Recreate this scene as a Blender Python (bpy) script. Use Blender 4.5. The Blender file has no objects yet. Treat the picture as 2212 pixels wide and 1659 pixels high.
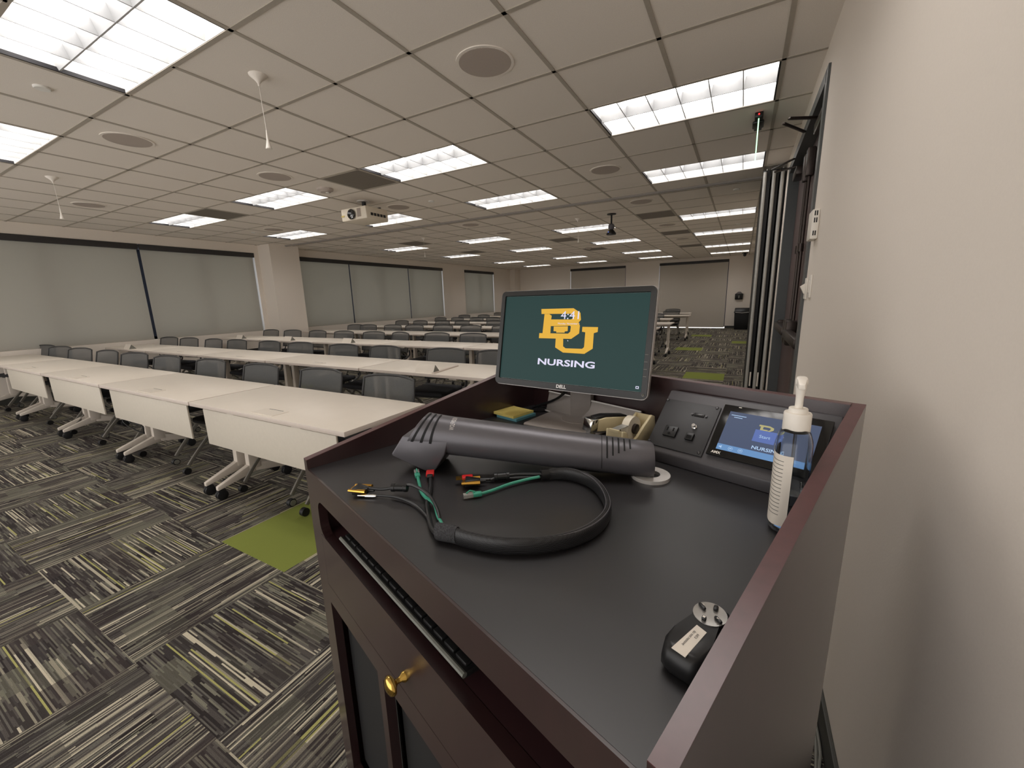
import bpy, bmesh, math, random
from mathutils import Vector, Matrix
random.seed(7)
C = bpy.context.scene.collection
SC = bpy.context.scene

# ---------------------------------------------------------------- camera
CAM = Vector((1.1051, -2.0011, 1.3656))
ROT = ((0.8748899552, -0.4785062397, -0.0748287698),
       (0.4834836962, 0.8538037823, 0.1930352733),
       (-0.0284794961, -0.2050631118, 0.9783343184))     # columns: right, forward, up
cam_data = bpy.data.cameras.new('camera')
cam_data.sensor_width = 36.0
cam_data.lens = 879.146 / 2212 * 36.0
cam_data.clip_start = 0.02
cam = bpy.data.objects.new('camera', cam_data)
C.objects.link(cam)
Rm = Matrix(((ROT[0][0], ROT[0][2], -ROT[0][1]), (ROT[1][0], ROT[1][2], -ROT[1][1]), (ROT[2][0], ROT[2][2], -ROT[2][1])))
cam.matrix_world = Matrix.Translation(CAM) @ Rm.to_4x4()
SC.camera = cam

# ---------------------------------------------------------------- world, exposure
world = bpy.data.worlds.new('world')
SC.world = world
world.use_nodes = True
wn = world.node_tree.nodes
wn['Background'].inputs['Color'].default_value = (1.0, 0.965, 0.94, 1)
wn['Background'].inputs['Strength'].default_value = 1.6
SC.view_settings.view_transform = 'Standard'
SC.view_settings.look = 'None'
SC.view_settings.gamma = 1
SC.view_settings.use_curve_mapping = False
SC.view_settings.exposure = 0.42
LAMP = 5.6            # emission of the ceiling fixtures
SC.cycles.max_bounces = 24
SC.cycles.diffuse_bounces = 8
SC.cycles.glossy_bounces = 6
SC.cycles.transmission_bounces = 20
SC.cycles.transparent_max_bounces = 16
SC.cycles.sample_clamp_indirect = 6.0
SC.cycles.caustics_reflective = False
SC.cycles.caustics_refractive = False

# ---------------------------------------------------------------- materials
def rgb(r, g, b):
    f = lambda c: (c / 255 / 12.92) if c / 255 <= 0.04045 else ((c / 255 + 0.055) / 1.055) ** 2.4
    return (f(r), f(g), f(b), 1)

def mat(name, col, rough=0.5, metal=0.0, var=0.06, scale=40.0, bump=0.0, spec=0.5, coat=0.0, coat_rough=0.03, emit=None, estr=1.0, stretch=(1, 1, 1), alpha=1.0, trans=0.0, ior=1.45):
    m = bpy.data.materials.new(name)
    m.use_nodes = True
    nt = m.node_tree
    b = nt.nodes['Principled BSDF']
    b.inputs['Roughness'].default_value = rough
    b.inputs['Metallic'].default_value = metal
    b.inputs['Specular IOR Level'].default_value = spec
    b.inputs['Coat Weight'].default_value = coat
    b.inputs['Coat Roughness'].default_value = coat_rough
    b.inputs['IOR'].default_value = ior
    b.inputs['Transmission Weight'].default_value = trans
    b.inputs['Alpha'].default_value = alpha
    tc = nt.nodes.new('ShaderNodeTexCoord')
    mp = nt.nodes.new('ShaderNodeMapping')
    mp.inputs['Scale'].default_value = stretch
    nz = nt.nodes.new('ShaderNodeTexNoise')
    nz.inputs['Scale'].default_value = scale
    nz.inputs['Detail'].default_value = 4
    nt.links.new(tc.outputs['Object'], mp.inputs['Vector'])
    nt.links.new(mp.outputs['Vector'], nz.inputs['Vector'])
    cr = nt.nodes.new('ShaderNodeValToRGB')
    c = col
    cr.color_ramp.elements[0].position = 0.3
    cr.color_ramp.elements[1].position = 0.7
    cr.color_ramp.elements[0].color = tuple(max(0, x * (1 - var)) for x in c[:3]) + (1,)
    cr.color_ramp.elements[1].color = tuple(min(1, x * (1 + var)) for x in c[:3]) + (1,)
    nt.links.new(nz.outputs['Fac'], cr.inputs['Fac'])
    nt.links.new(cr.outputs['Color'], b.inputs['Base Color'])
    if bump:
        bp = nt.nodes.new('ShaderNodeBump')
        bp.inputs['Strength'].default_value = bump
        bp.inputs['Distance'].default_value = 0.002
        nt.links.new(nz.outputs['Fac'], bp.inputs['Height'])
        nt.links.new(bp.outputs['Normal'], b.inputs['Normal'])
    if emit:
        b.inputs['Emission Color'].default_value = emit
        b.inputs['Emission Strength'].default_value = estr
    return m

class NT:
    """small helper to write node maths"""
    def __init__(s, m):
        m.use_nodes = True
        s.m, s.t = m, m.node_tree
        s.b = s.t.nodes['Principled BSDF']
    def n(s, kind, **kw):
        nd = s.t.nodes.new(kind)
        for k, v in kw.items():
            setattr(nd, k, v)
        return nd
    def link(s, a, b): s.t.links.new(a, b)
    def math(s, op, a, b=None, c=None):
        nd = s.n('ShaderNodeMath', operation=op)
        for i, v in enumerate((a, b, c)):
            if v is None: continue
            if isinstance(v, (int, float)): nd.inputs[i].default_value = v
            else: s.link(v, nd.inputs[i])
        return nd.outputs[0]
    def comb(s, x, y, z=0.0):
        nd = s.n('ShaderNodeCombineXYZ')
        for i, v in enumerate((x, y, z)):
            if isinstance(v, (int, float)): nd.inputs[i].default_value = v
            else: s.link(v, nd.inputs[i])
        return nd.outputs[0]
    def white(s, vec):
        nd = s.n('ShaderNodeTexWhiteNoise', noise_dimensions='3D')
        s.link(vec, nd.inputs['Vector'])
        return nd.outputs['Value']
    def ramp(s, fac, stops, interp='CONSTANT'):
        nd = s.n('ShaderNodeValToRGB')
        cr = nd.color_ramp
        cr.interpolation = interp
        while len(cr.elements) > len(stops): cr.elements.remove(cr.elements[-1])
        while len(cr.elements) < len(stops): cr.elements.new(1.0)
        for e, (p, c) in zip(cr.elements, stops):
            e.position = p; e.color = c
        s.link(fac, nd.inputs['Fac'])
        return nd.outputs['Color']
    def mix(s, fac, a, b, blend='MIX'):
        nd = s.n('ShaderNodeMix', data_type='RGBA', blend_type=blend)
        for sock, v in ((nd.inputs[0], fac), (nd.inputs[6], a), (nd.inputs[7], b)):
            if isinstance(v, (int, float)): sock.default_value = v
            elif isinstance(v, tuple): sock.default_value = v
            else: s.link(v, sock)
        return nd.outputs[2]

def carpet(name, axis):
    """striped carpet tile; the stripes run along the other axis"""
    m = bpy.data.materials.new(name)
    k = NT(m)
    tc = k.n('ShaderNodeTexCoord')
    sp = k.n('ShaderNodeSeparateXYZ')
    k.link(tc.outputs['Object'], sp.inputs[0])
    u, v = (sp.outputs['X'], sp.outputs['Y']) if axis == 0 else (sp.outputs['Y'], sp.outputs['X'])
    T = 0.6096
    tu = k.math('FLOOR', k.math('DIVIDE', k.math('SUBTRACT', sp.outputs['X'], 0.335 - 30 * T), T))
    tv = k.math('FLOOR', k.math('DIVIDE', k.math('SUBTRACT', sp.outputs['Y'], -0.95 - 30 * T), T))
    tile = k.white(k.comb(tu, tv, 3.0))
    # fine stripes, broken along their length
    cu = k.math('FLOOR', k.math('DIVIDE', u, 0.0050))
    h = k.white(k.comb(cu, k.math('MULTIPLY', tile, 37.0), 1.0))
    seg = k.math('FLOOR', k.math('ADD', k.math('DIVIDE', v, 0.11), k.math('MULTIPLY', h, 9.0)))
    r = k.white(k.comb(cu, seg, k.math('MULTIPLY', tile, 91.0)))
    fine = k.ramp(r, [(0.0, rgb(49, 44, 44)), (0.34, rgb(64, 60, 60)), (0.56, rgb(85, 80, 77)), (0.74, rgb(109, 106, 99)), (0.88, rgb(130, 128, 113))])
    # broad tonal blocks, woven across the stripes
    bu = k.math('FLOOR', k.math('DIVIDE', u, 0.105))
    bv = k.math('FLOOR', k.math('ADD', k.math('DIVIDE', v, 0.17), k.math('MULTIPLY', k.white(k.comb(bu, 5.0, tile)), 3.0)))
    rb = k.white(k.comb(bu, bv, k.math('MULTIPLY', tile, 17.0)))
    block = k.ramp(rb, [(0.0, rgb(74, 67, 65)), (0.3, rgb(98, 93, 88)), (0.55, rgb(83, 79, 75)), (0.75, rgb(116, 114, 101))])
    ra = k.white(k.comb(bv, bu, k.math('ADD', tile, 8.0)))
    col = k.mix(k.math('MULTIPLY', ra, 0.62), fine, block)
    # long light threads that fade out in the calmer blocks
    lu = k.math('FLOOR', k.math('DIVIDE', u, 0.0058))
    rl = k.white(k.comb(lu, tile, 12.0))
    ls = k.white(k.comb(lu, k.math('FLOOR', k.math('ADD', k.math('DIVIDE', v, 0.21), k.math('MULTIPLY', rl, 40.0))), tile))
    lf = k.math('MULTIPLY', k.math('GREATER_THAN', rl, 0.76), k.math('GREATER_THAN', ls, 0.22))
    lf = k.math('MULTIPLY', lf, k.math('SUBTRACT', 0.95, k.math('MULTIPLY', k.math('GREATER_THAN', ra, 0.72), 0.6)))
    thread = k.ramp(k.white(k.comb(lu, 3.0, tile)), [(0.0, rgb(190, 182, 162)), (0.45, rgb(158, 152, 134)), (0.75, rgb(212, 203, 180)), (0.9, rgb(180, 177, 112))])
    col = k.mix(lf, col, thread)
    nz = k.n('ShaderNodeTexNoise')
    nz.inputs['Scale'].default_value = 420
    k.link(tc.outputs['Object'], nz.inputs['Vector'])
    col = k.mix(0.55, col, k.ramp(nz.outputs['Fac'], [(0.3, (0.35, 0.35, 0.35, 1)), (0.7, (1.3, 1.3, 1.3, 1))], 'LINEAR'), 'MULTIPLY')
    k.link(col, k.b.inputs['Base Color'])
    k.b.inputs['Roughness'].default_value = 0.95
    k.b.inputs['Specular IOR Level'].default_value = 0.1
    bp = k.n('ShaderNodeBump')
    bp.inputs['Strength'].default_value = 0.4
    bp.inputs['Distance'].default_value = 0.003
    k.link(nz.outputs['Fac'], bp.inputs['Height'])
    k.link(bp.outputs['Normal'], k.b.inputs['Normal'])
    return m

def mesh_fabric(name, col, clear):
    m = bpy.data.materials.new(name)
    k = NT(m)
    tc = k.n('ShaderNodeTexCoord')
    w = k.n('ShaderNodeTexNoise')
    w.inputs['Scale'].default_value = 300
    k.link(tc.outputs['Object'], w.inputs['Vector'])
    k.link(k.ramp(w.outputs['Fac'], [(0.35, tuple(x * .75 for x in col[:3]) + (1,)), (0.65, col)], 'LINEAR'), k.b.inputs['Base Color'])
    k.b.inputs['Roughness'].default_value = 0.7
    tr = k.n('ShaderNodeBsdfTransparent')
    mx = k.n('ShaderNodeMixShader')
    mx.inputs[0].default_value = clear
    k.link(k.b.outputs[0], mx.inputs[1]); k.link(tr.outputs[0], mx.inputs[2])
    k.link(mx.outputs[0], k.t.nodes['Material Output'].inputs['Surface'])
    return m

def blind_fabric(name):
    m = bpy.data.materials.new(name)
    k = NT(m)
    tc = k.n('ShaderNodeTexCoord')
    w = k.n('ShaderNodeTexNoise')
    w.inputs['Scale'].default_value = 500
    k.link(tc.outputs['Object'], w.inputs['Vector'])
    c = k.ramp(w.outputs['Fac'], [(0.3, rgb(172, 168, 160)), (0.7, rgb(190, 186, 178))], 'LINEAR')
    k.link(c, k.b.inputs['Base Color'])
    k.b.inputs['Roughness'].default_value = 0.85
    tl = k.n('ShaderNodeBsdfTranslucent')
    tl.inputs['Color'].default_value = rgb(222, 216, 200)
    mx = k.n('ShaderNodeMixShader')
    mx.inputs[0].default_value = 0.35
    k.link(k.b.outputs[0], mx.inputs[1]); k.link(tl.outputs[0], mx.inputs[2])
    k.link(mx.outputs[0], k.t.nodes['Material Output'].inputs['Surface'])
    return m

def tinted(name, col):
    m = bpy.data.materials.new(name)
    k = NT(m)
    k.b.inputs['Roughness'].default_value = 0.02
    k.b.inputs['Base Color'].default_value = (0.02, 0.02, 0.03, 1)
    tr = k.n('ShaderNodeBsdfTransparent')
    tr.inputs['Color'].default_value = col
    mx = k.n('ShaderNodeMixShader')
    mx.inputs[0].default_value = 0.9
    k.link(k.b.outputs[0], mx.inputs[1]); k.link(tr.outputs[0], mx.inputs[2])
    k.link(mx.outputs[0], k.t.nodes['Material Output'].inputs['Surface'])
    return m

def perforated(name, col, hole, pitch):
    m = bpy.data.materials.new(name)
    k = NT(m)
    tc = k.n('ShaderNodeTexCoord')
    v = k.n('ShaderNodeTexVoronoi')
    v.inputs['Scale'].default_value = 1 / pitch
    v.inputs['Randomness'].default_value = 0.0
    k.link(tc.outputs['Object'], v.inputs['Vector'])
    k.link(k.ramp(v.outputs['Distance'], [(0.0, hole), (0.36, col)]), k.b.inputs['Base Color'])
    k.b.inputs['Roughness'].default_value = 0.6
    return m

def braid(name):
    m = bpy.data.materials.new(name)
    k = NT(m)
    tc = k.n('ShaderNodeTexCoord')
    w = k.n('ShaderNodeTexChecker')
    w.inputs['Scale'].default_value = 520
    w.inputs['Color1'].default_value = rgb(10, 10, 11)
    w.inputs['Color2'].default_value = rgb(40, 40, 42)
    k.link(tc.outputs['Object'], w.inputs['Vector'])
    k.link(w.outputs['Color'], k.b.inputs['Base Color'])
    k.b.inputs['Roughness'].default_value = 0.42
    bp = k.n('ShaderNodeBump')
    bp.inputs['Strength'].default_value = 0.5
    bp.inputs['Distance'].default_value = 0.001
    k.link(w.outputs['Fac'], bp.inputs['Height'])
    k.link(bp.outputs['Normal'], k.b.inputs['Normal'])
    return m

M = {}
M['carpet_u'] = carpet('carpet_stripes_across', 0)
M['carpet_v'] = carpet('carpet_stripes_along', 1)
M['carpet_green'] = mat('carpet_green', rgb(128, 137, 68), 0.95, var=0.18, scale=500, bump=0.4, spec=0.1)
M['ceiling'] = mat('ceiling_tile', rgb(236, 229, 220), 0.95, var=0.05, scale=260, bump=0.25, spec=0.1)
M['tee'] = mat('ceiling_tee', rgb(176, 168, 156), 0.6, var=0.03)
M['wall'] = mat('wall_paint', rgb(230, 221, 210), 0.75, var=0.012, scale=220, bump=0.12, spec=0.25)
M['baseboard'] = mat('baseboard_rubber', rgb(66, 66, 62), 0.55)
M['alu'] = mat('louver_aluminium', rgb(190, 191, 192), 0.4, metal=0.25, var=0.02)
M['housing'] = mat('fixture_housing', rgb(232, 230, 224), 0.5, var=0.02)
M['gap_shadow'] = mat('black_shadow_gap', rgb(26, 24, 28), 0.6)
M['blind'] = blind_fabric('blind_fabric')
M['blind_far'] = mat('blind_fabric_pale', rgb(196, 188, 176), 0.85, var=0.03, scale=400)
M['cassette'] = mat('blind_cassette', rgb(52, 50, 50), 0.5)
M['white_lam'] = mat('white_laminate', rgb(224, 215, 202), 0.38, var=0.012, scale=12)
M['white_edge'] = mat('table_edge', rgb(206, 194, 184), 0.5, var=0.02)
M['panel_white'] = mat('modesty_panel_paint', rgb(206, 198, 184), 0.55, var=0.02)
M['leg_white'] = mat('table_leg_paint', rgb(214, 204, 192), 0.4, var=0.02)
M['rubber'] = mat('black_rubber', rgb(22, 22, 24), 0.55)
M['hub'] = mat('caster_hub', rgb(120, 119, 112), 0.5)
M['chair_leg'] = mat('chair_leg_paint', rgb(126, 122, 114), 0.4, metal=0.2, var=0.03)
M['chair_frame'] = mat('chair_frame_plastic', rgb(58, 58, 58), 0.5)
M['chair_mesh'] = mesh_fabric('chair_mesh', rgb(92, 93, 92), 0.22)
M['seat'] = mat('seat_fabric', rgb(34, 34, 38), 0.8, var=0.15, scale=300, bump=0.3)
M['laminate'] = mat('worktop_laminate', rgb(27, 25, 27), 0.42, var=0.12, scale=9, spec=1.0)
M['mahogany'] = mat('mahogany_veneer', rgb(46, 27, 28), 0.34, var=0.1, scale=10, stretch=(4, 4, .4), spec=0.7, coat=1.0, coat_rough=0.22)
M['mahogany_edge'] = mat('mahogany_edge_band', rgb(78, 42, 44), 0.34, var=0.12, scale=60, spec=1.0)
M['dark_inside'] = mat('lectern_inside', rgb(22, 13, 15), 0.6)
M['mesh_black'] = perforated('black_mesh', rgb(26, 26, 27), rgb(4, 4, 4), 0.006)
M['brass'] = mat('brass', rgb(214, 178, 96), 0.16, metal=1.0, var=0.04)
M['plastic_black'] = mat('black_plastic', rgb(24, 24, 25), 0.38)
M['bezel'] = mat('monitor_bezel', rgb(30, 30, 29), 0.34, var=0.03)
M['silver'] = mat('silver_plastic', rgb(176, 170, 166), 0.38, metal=0.3, var=0.03)
M['stand'] = mat('stand_metal', rgb(150, 143, 138), 0.42, metal=0.15, var=0.03)
M['graphite'] = mat('graphite_paint', rgb(98, 96, 100), 0.38, metal=0.4, var=0.04, scale=900)
M['slot'] = mat('vent_black', rgb(8, 8, 9), 0.7)
M['chrome'] = mat('chrome', rgb(225, 224, 222), 0.1, metal=1.0, var=0.02)
M['steel'] = mat('brushed_steel', rgb(190, 188, 184), 0.28, metal=0.9, var=0.08, stretch=(1, 1, 20))
M['dark_steel'] = mat('dark_steel', rgb(72, 71, 72), 0.3, metal=0.7)
M['white_metal'] = mat('pale_metal', rgb(214, 210, 206), 0.35, metal=0.3)
M['box'] = mat('control_box_paint', rgb(74, 72, 75), 0.42, var=0.05, scale=800, bump=0.1)
M['plate'] = mat('connector_plate', rgb(48, 48, 50), 0.42, var=0.10, scale=700, bump=0.12, stretch=(1, 8, 1))
M['beige'] = mat('beige_plastic', rgb(205, 192, 156), 0.42, var=0.03)
M['tape'] = mat('tape_roll', rgb(214, 206, 188), 0.35, var=0.04)
M['note_yellow'] = mat('note_yellow', rgb(232, 212, 122), 0.8, var=0.04)
M['note_blue'] = mat('note_blue', rgb(96, 152, 166), 0.8, var=0.05)
M['cable'] = mat('cable_black', rgb(24, 24, 25), 0.35)
M['braid'] = braid('braided_sleeve')
M['green_cable'] = mat('cable_green', rgb(60, 150, 124), 0.4)
M['red'] = mat('plug_red', rgb(196, 34, 34), 0.4)
M['gold'] = mat('gold_contact', rgb(226, 176, 84), 0.2, metal=1.0)
M['white_plastic'] = mat('white_plastic', rgb(232, 226, 216), 0.35, var=0.015)
M['label'] = mat('paper_label', rgb(226, 218, 206), 0.6, var=0.02)
M['ink'] = mat('dark_ink', rgb(60, 58, 62), 0.7)
M['frame_metal'] = mat('door_frame_paint', rgb(82, 84, 84), 0.4, var=0.03)
M['door'] = mat('door_leaf', rgb(92, 76, 74), 0.45, var=0.08, scale=20, stretch=(1, 1, 0.1))
M['bronze'] = mat('dark_bronze', rgb(62, 54, 50), 0.35, metal=0.6)
M['post'] = mat('partition_trim', rgb(168, 166, 160), 0.4, metal=0.3)
M['partition'] = mat('partition_gasket', rgb(26, 26, 27), 0.6)
M['speaker'] = perforated('speaker_grille', rgb(196, 184, 174), rgb(150, 140, 132), 0.006)
M['vent'] = perforated('vent_perforated', rgb(128, 120, 110), rgb(62, 58, 54), 0.012)
M['projector'] = mat('projector_shell', rgb(226, 216, 198), 0.4, var=0.02)
M['lens'] = mat('lens_glass', rgb(16, 16, 20), 0.08, coat=1.0)
M['glass_dark'] = mat('touch_glass', rgb(12, 12, 13), 0.12, var=0.02)
M['mullion'] = mat('window_mullion', rgb(40, 44, 60), 0.4)
M['glass'] = tinted('window_glass', rgb(222, 230, 240))
def emis(name, col, s=1.0):
    m = mat(name, (0.002, 0.002, 0.002, 1), 0.35, emit=col, estr=s / 2 ** 0.42, var=0, spec=0.15)
    return m
M['scr'] = emis('screen_green', rgb(38, 62, 60))
M['scr_gold'] = emis('screen_gold', rgb(228, 176, 62))
M['scr_white'] = emis('screen_white', rgb(226, 222, 246))
M['tp_bg'] = emis('touch_screen_slate', rgb(74, 84, 108))
M['tp_bar'] = emis('touch_screen_bar', rgb(104, 144, 190))
M['tp_btn'] = emis('touch_screen_button', rgb(92, 112, 172))
M['tp_text'] = emis('touch_screen_text', rgb(176, 204, 236))
M['tp_gold'] = emis('touch_screen_gold', rgb(176, 168, 118))
M['led_red'] = emis('led_red', rgb(255, 40, 40), 3)
M['exit_glow'] = emis('exit_edge_glow', rgb(180, 255, 190), 2.2)
M['exit_green'] = mat('exit_plate', rgb(90, 170, 130), 0.1, trans=0.6)
M['led_blue'] = emis('led_blue', rgb(120, 150, 255), 3)

# ceiling lamps: a reflector pattern in the lit panel itself
def lamp_material(name, level):
    m = bpy.data.materials.new(name)
    k = NT(m)
    tc = k.n('ShaderNodeTexCoord')
    sp = k.n('ShaderNodeSeparateXYZ')
    k.link(tc.outputs['Object'], sp.inputs[0])
    fx = k.math('ABSOLUTE', k.math('SUBTRACT', k.math('FRACT', k.math('ADD', k.math('DIVIDE', sp.outputs['X'], 0.1975), 10.0)), 0.5))
    nz = k.n('ShaderNodeTexNoise'); nz.inputs['Scale'].default_value = 9
    k.link(tc.outputs['Object'], nz.inputs['Vector'])
    tube = k.math('ABSOLUTE', k.math('SUBTRACT', k.math('ABSOLUTE', sp.outputs['Y']), 0.145))
    near = k.math('SUBTRACT', 1.0, k.math('MINIMUM', k.math('DIVIDE', tube, 0.13), 1.0))
    e = k.math('ADD', k.math('ADD', 0.55, k.math('MULTIPLY', near, 0.8)), k.math('MULTIPLY', k.math('SUBTRACT', nz.outputs['Fac'], 0.5), 0.6))
    e = k.math('ADD', e, k.math('MULTIPLY', fx, -0.25))
    k.b.inputs['Base Color'].default_value = (0.8, 0.8, 0.8, 1)
    k.b.inputs['Emission Color'].default_value = (1.0, 0.955, 0.925, 1)
    k.link(k.math('MULTIPLY', e, LAMP * level), k.b.inputs['Emission Strength'])
    return m
M['lamp'] = lamp_material('lit_reflector', 1.0)
M['lamp_low'] = lamp_material('lit_reflector_low', 0.3)

# ---------------------------------------------------------------- mesh helpers
class MB:
    def __init__(s):
        s.bm = bmesh.new()
    def _mat(s, faces, mi):
        for f in faces: f.material_index = mi
    def poly(s, pts, mi=0):
        f = s.bm.faces.new([s.bm.verts.new(p) for p in pts]); f.material_index = mi
        return f
    def hexa(s, a, b, mi=0, bev=0.0, seg=2):
        """box from two matching quads a (bottom, ccw) and b (top)"""
        va = [s.bm.verts.new(p) for p in a]; vb = [s.bm.verts.new(p) for p in b]
        n = len(va)
        fs = [s.bm.faces.new(list(reversed(va))), s.bm.faces.new(vb)]
        for i in range(n):
            j = (i + 1) % n
            fs.append(s.bm.faces.new((va[i], va[j], vb[j], vb[i])))
        s._mat(fs, mi)
        if bev:
            ed = set()
            for f in fs: ed.update(f.edges)
            r = bmesh.ops.bevel(s.bm, geom=list(ed), offset=bev, segments=seg, profile=0.5, affect='EDGES', clamp_overlap=True)
            s._mat(r['faces'], mi)
        return s
    def box(s, c, size, mi=0, rot=None, bev=0.0, seg=2):
        x, y, z = (v / 2 for v in size)
        R = rot or Matrix.Identity(3)
        c = Vector(c)
        q = [(-x, -y), (x, -y), (x, y), (-x, y)]
        return s.hexa([c + R @ Vector((a, b, -z)) for a, b in q], [c + R @ Vector((a, b, z)) for a, b in q], mi, bev, seg)
    def b2(s, lo, hi, mi=0, bev=0.0, seg=2):
        return s.box([(a + b) / 2 for a, b in zip(lo, hi)], [b - a for a, b in zip(lo, hi)], mi, None, bev, seg)
    def prism(s, pts, vec, mi=0, bev=0.0, seg=2):
        vec = Vector(vec)
        a = [Vector(p) for p in pts]
        return s.hexa(a, [p + vec for p in a], mi, bev, seg)
    def rings(s, rings, mi=0, cap=True, closed=False):
        vs = [[s.bm.verts.new(p) for p in r] for r in rings]
        n = len(vs[0]); m = len(vs)
        for i in range(m if closed else m - 1):
            A, B = vs[i], vs[(i + 1) % m]
            for j in range(n):
                f = s.bm.faces.new((A[j], A[(j + 1) % n], B[(j + 1) % n], B[j])); f.material_index = mi
        if cap and not closed:
            f = s.bm.faces.new(list(reversed(vs[0]))); f.material_index = mi
            f = s.bm.faces.new(vs[-1]); f.material_index = mi
        return s
    def tube(s, pts, r, n=10, mi=0, flat=None, up=(0, 0, 1), cap=True, closed=False):
        """sweep a circle (or an ellipse r x flat, flat measured along 'up')"""
        pts = [Vector(p) for p in pts]
        R = []
        for i, p in enumerate(pts):
            if closed: t = pts[(i + 1) % len(pts)] - pts[i - 1]
            else: t = pts[min(i + 1, len(pts) - 1)] - pts[max(i - 1, 0)]
            t = t.normalized()
            u = Vector(up)
            if abs(t.dot(u)) > 0.97: u = Vector((1, 0, 0))
            sd = t.cross(u).normalized(); u2 = sd.cross(t).normalized()
            rr = r[i] if isinstance(r, (list, tuple)) else r
            ff = rr if flat is None else flat
            R.append([p + sd * (math.cos(a) * rr) + u2 * (math.sin(a) * ff) for a in (2 * math.pi * k / n for k in range(n))])
        return s.rings(R, mi, cap, closed)
    def cyl(s, p0, p1, r0, r1=None, n=20, mi=0):
        return s.tube([p0, p1], [r0, r0 if r1 is None else r1], n, mi)
    def lathe(s, prof, c=(0, 0, 0), n=28, mi=0, axis='z', cap=True):
        R = []
        c = Vector(c)
        for r, h in prof:
            ring = []
            for k in range(n):
                a = 2 * math.pi * k / n
                x, y = r * math.cos(a), r * math.sin(a)
                ring.append(c + (Vector((x, y, h)) if axis == 'z' else Vector((h, x, y)) if axis == 'x' else Vector((y, h, x))))
            R.append(ring)
        return s.rings(R, mi, cap)
    def annulus(s, c, r0, r1, h, n=36, mi=0):
        c = Vector(c)
        R = []
        for r, z in ((r0, 0), (r1, 0), (r1, h), (r0, h)):
            R.append([c + Vector((r * math.cos(2 * math.pi * k / n), r * math.sin(2 * math.pi * k / n), z)) for k in range(n)])
        return s.rings(R, mi, False, True)
    def xform(s, m):
        bmesh.ops.transform(s.bm, matrix=m, verts=s.bm.verts)
        return s
    def build(s, name, m, parent=None, smooth=35):
        bmesh.ops.recalc_face_normals(s.bm, faces=s.bm.faces)
        me = bpy.data.meshes.new(name)
        s.bm.to_mesh(me); s.bm.free()
        for x in (m if isinstance(m, (list, tuple)) else [m]): me.materials.append(x)
        if smooth:
            for p in me.polygons: p.use_smooth = True
            me.set_sharp_from_angle(angle=math.radians(smooth))
        o = bpy.data.objects.new(name, me)
        C.objects.link(o)
        if parent: o.parent = parent
        return o

def tag(o, label=None, cat=None, group=None, kind=None):
    if label: o['label'] = label
    if cat: o['category'] = cat
    if group: o['group'] = group
    if kind: o['kind'] = kind
    return o

def thing(name, label, cat, loc=(0, 0, 0), rz=0.0, group=None):
    o = bpy.data.objects.new(name, None)
    o.empty_display_size = 0.1
    C.objects.link(o)
    o.location = loc; o.rotation_euler = (0, 0, rz)
    return tag(o, label, cat, group)

def dup(root, loc, rz, label, group=None):
    r = root.copy(); C.objects.link(r)
    r.location = loc; r.rotation_euler = (0, 0, rz); r['label'] = label
    if group: r['group'] = group
    for ch in list(root.children):
        c = ch.copy(); C.objects.link(c); c.parent = r
        for g in list(ch.children):
            d = g.copy(); C.objects.link(d); d.parent = c
    return r

def text_pts(s, bold=0.0):
    cu = bpy.data.curves.new('lettering', 'FONT')
    cu.body = s; cu.offset = bold; cu.resolution_u = 3
    o = bpy.data.objects.new('lettering', cu)
    C.objects.link(o)
    dg = bpy.context.evaluated_depsgraph_get(); dg.update()
    me = bpy.data.meshes.new_from_object(o.evaluated_get(dg))
    vs = [v.co.copy() for v in me.vertices]; fs = [tuple(p.vertices) for p in me.polygons]
    bpy.data.objects.remove(o); bpy.data.curves.remove(cu); bpy.data.meshes.remove(me)
    x0 = min(v.x for v in vs); x1 = max(v.x for v in vs); y0 = min(v.y for v in vs); y1 = max(v.y for v in vs)
    return [((v.x - x0) / (x1 - x0), (v.y - y0) / (y1 - y0)) for v in vs], fs

def lettering(name, s, f, m, parent, bold=0.0):
    """f maps (0..1, 0..1) of the words' own box to a point"""
    uv, fs = text_pts(s, bold)
    b = MB()
    vs = [b.bm.verts.new(f(u, v)) for u, v in uv]
    for q in fs:
        try: b.bm.faces.new([vs[i] for i in q])
        except ValueError: pass
    return b.build(name, m, parent, smooth=0)

def spline(pts, per=8, closed=False):
    P = [Vector(p) for p in pts]; out = []
    n = len(P)
    for i in range(n if closed else n - 1):
        g = lambda k: P[k % n] if closed else P[max(0, min(n - 1, k))]
        a, b, c, d = g(i - 1), g(i), g(i + 1), g(i + 2)
        for k in range(per):
            t = k / per
            out.append(0.5 * ((2 * b) + (c - a) * t + (2 * a - 5 * b + 4 * c - d) * t * t + (3 * b - a - 3 * c + d) * t ** 3))
    if not closed: out.append(P[-1])
    return out

ORD = ['first', 'second', 'third', 'fourth', 'fifth', 'sixth', 'seventh', 'eighth', 'ninth', 'tenth', 'eleventh', 'twelfth']

# ================================================================ ROOM
H = 2.715; XR = 1.43; XL = -8.62; YN = -4.4; YF = 16.0; T = 0.6096
def struct(b, name, m, parent=None, smooth=0):
    o = b.build(name, m, parent, smooth)
    if not parent: o['kind'] = 'structure'
    return o

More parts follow.
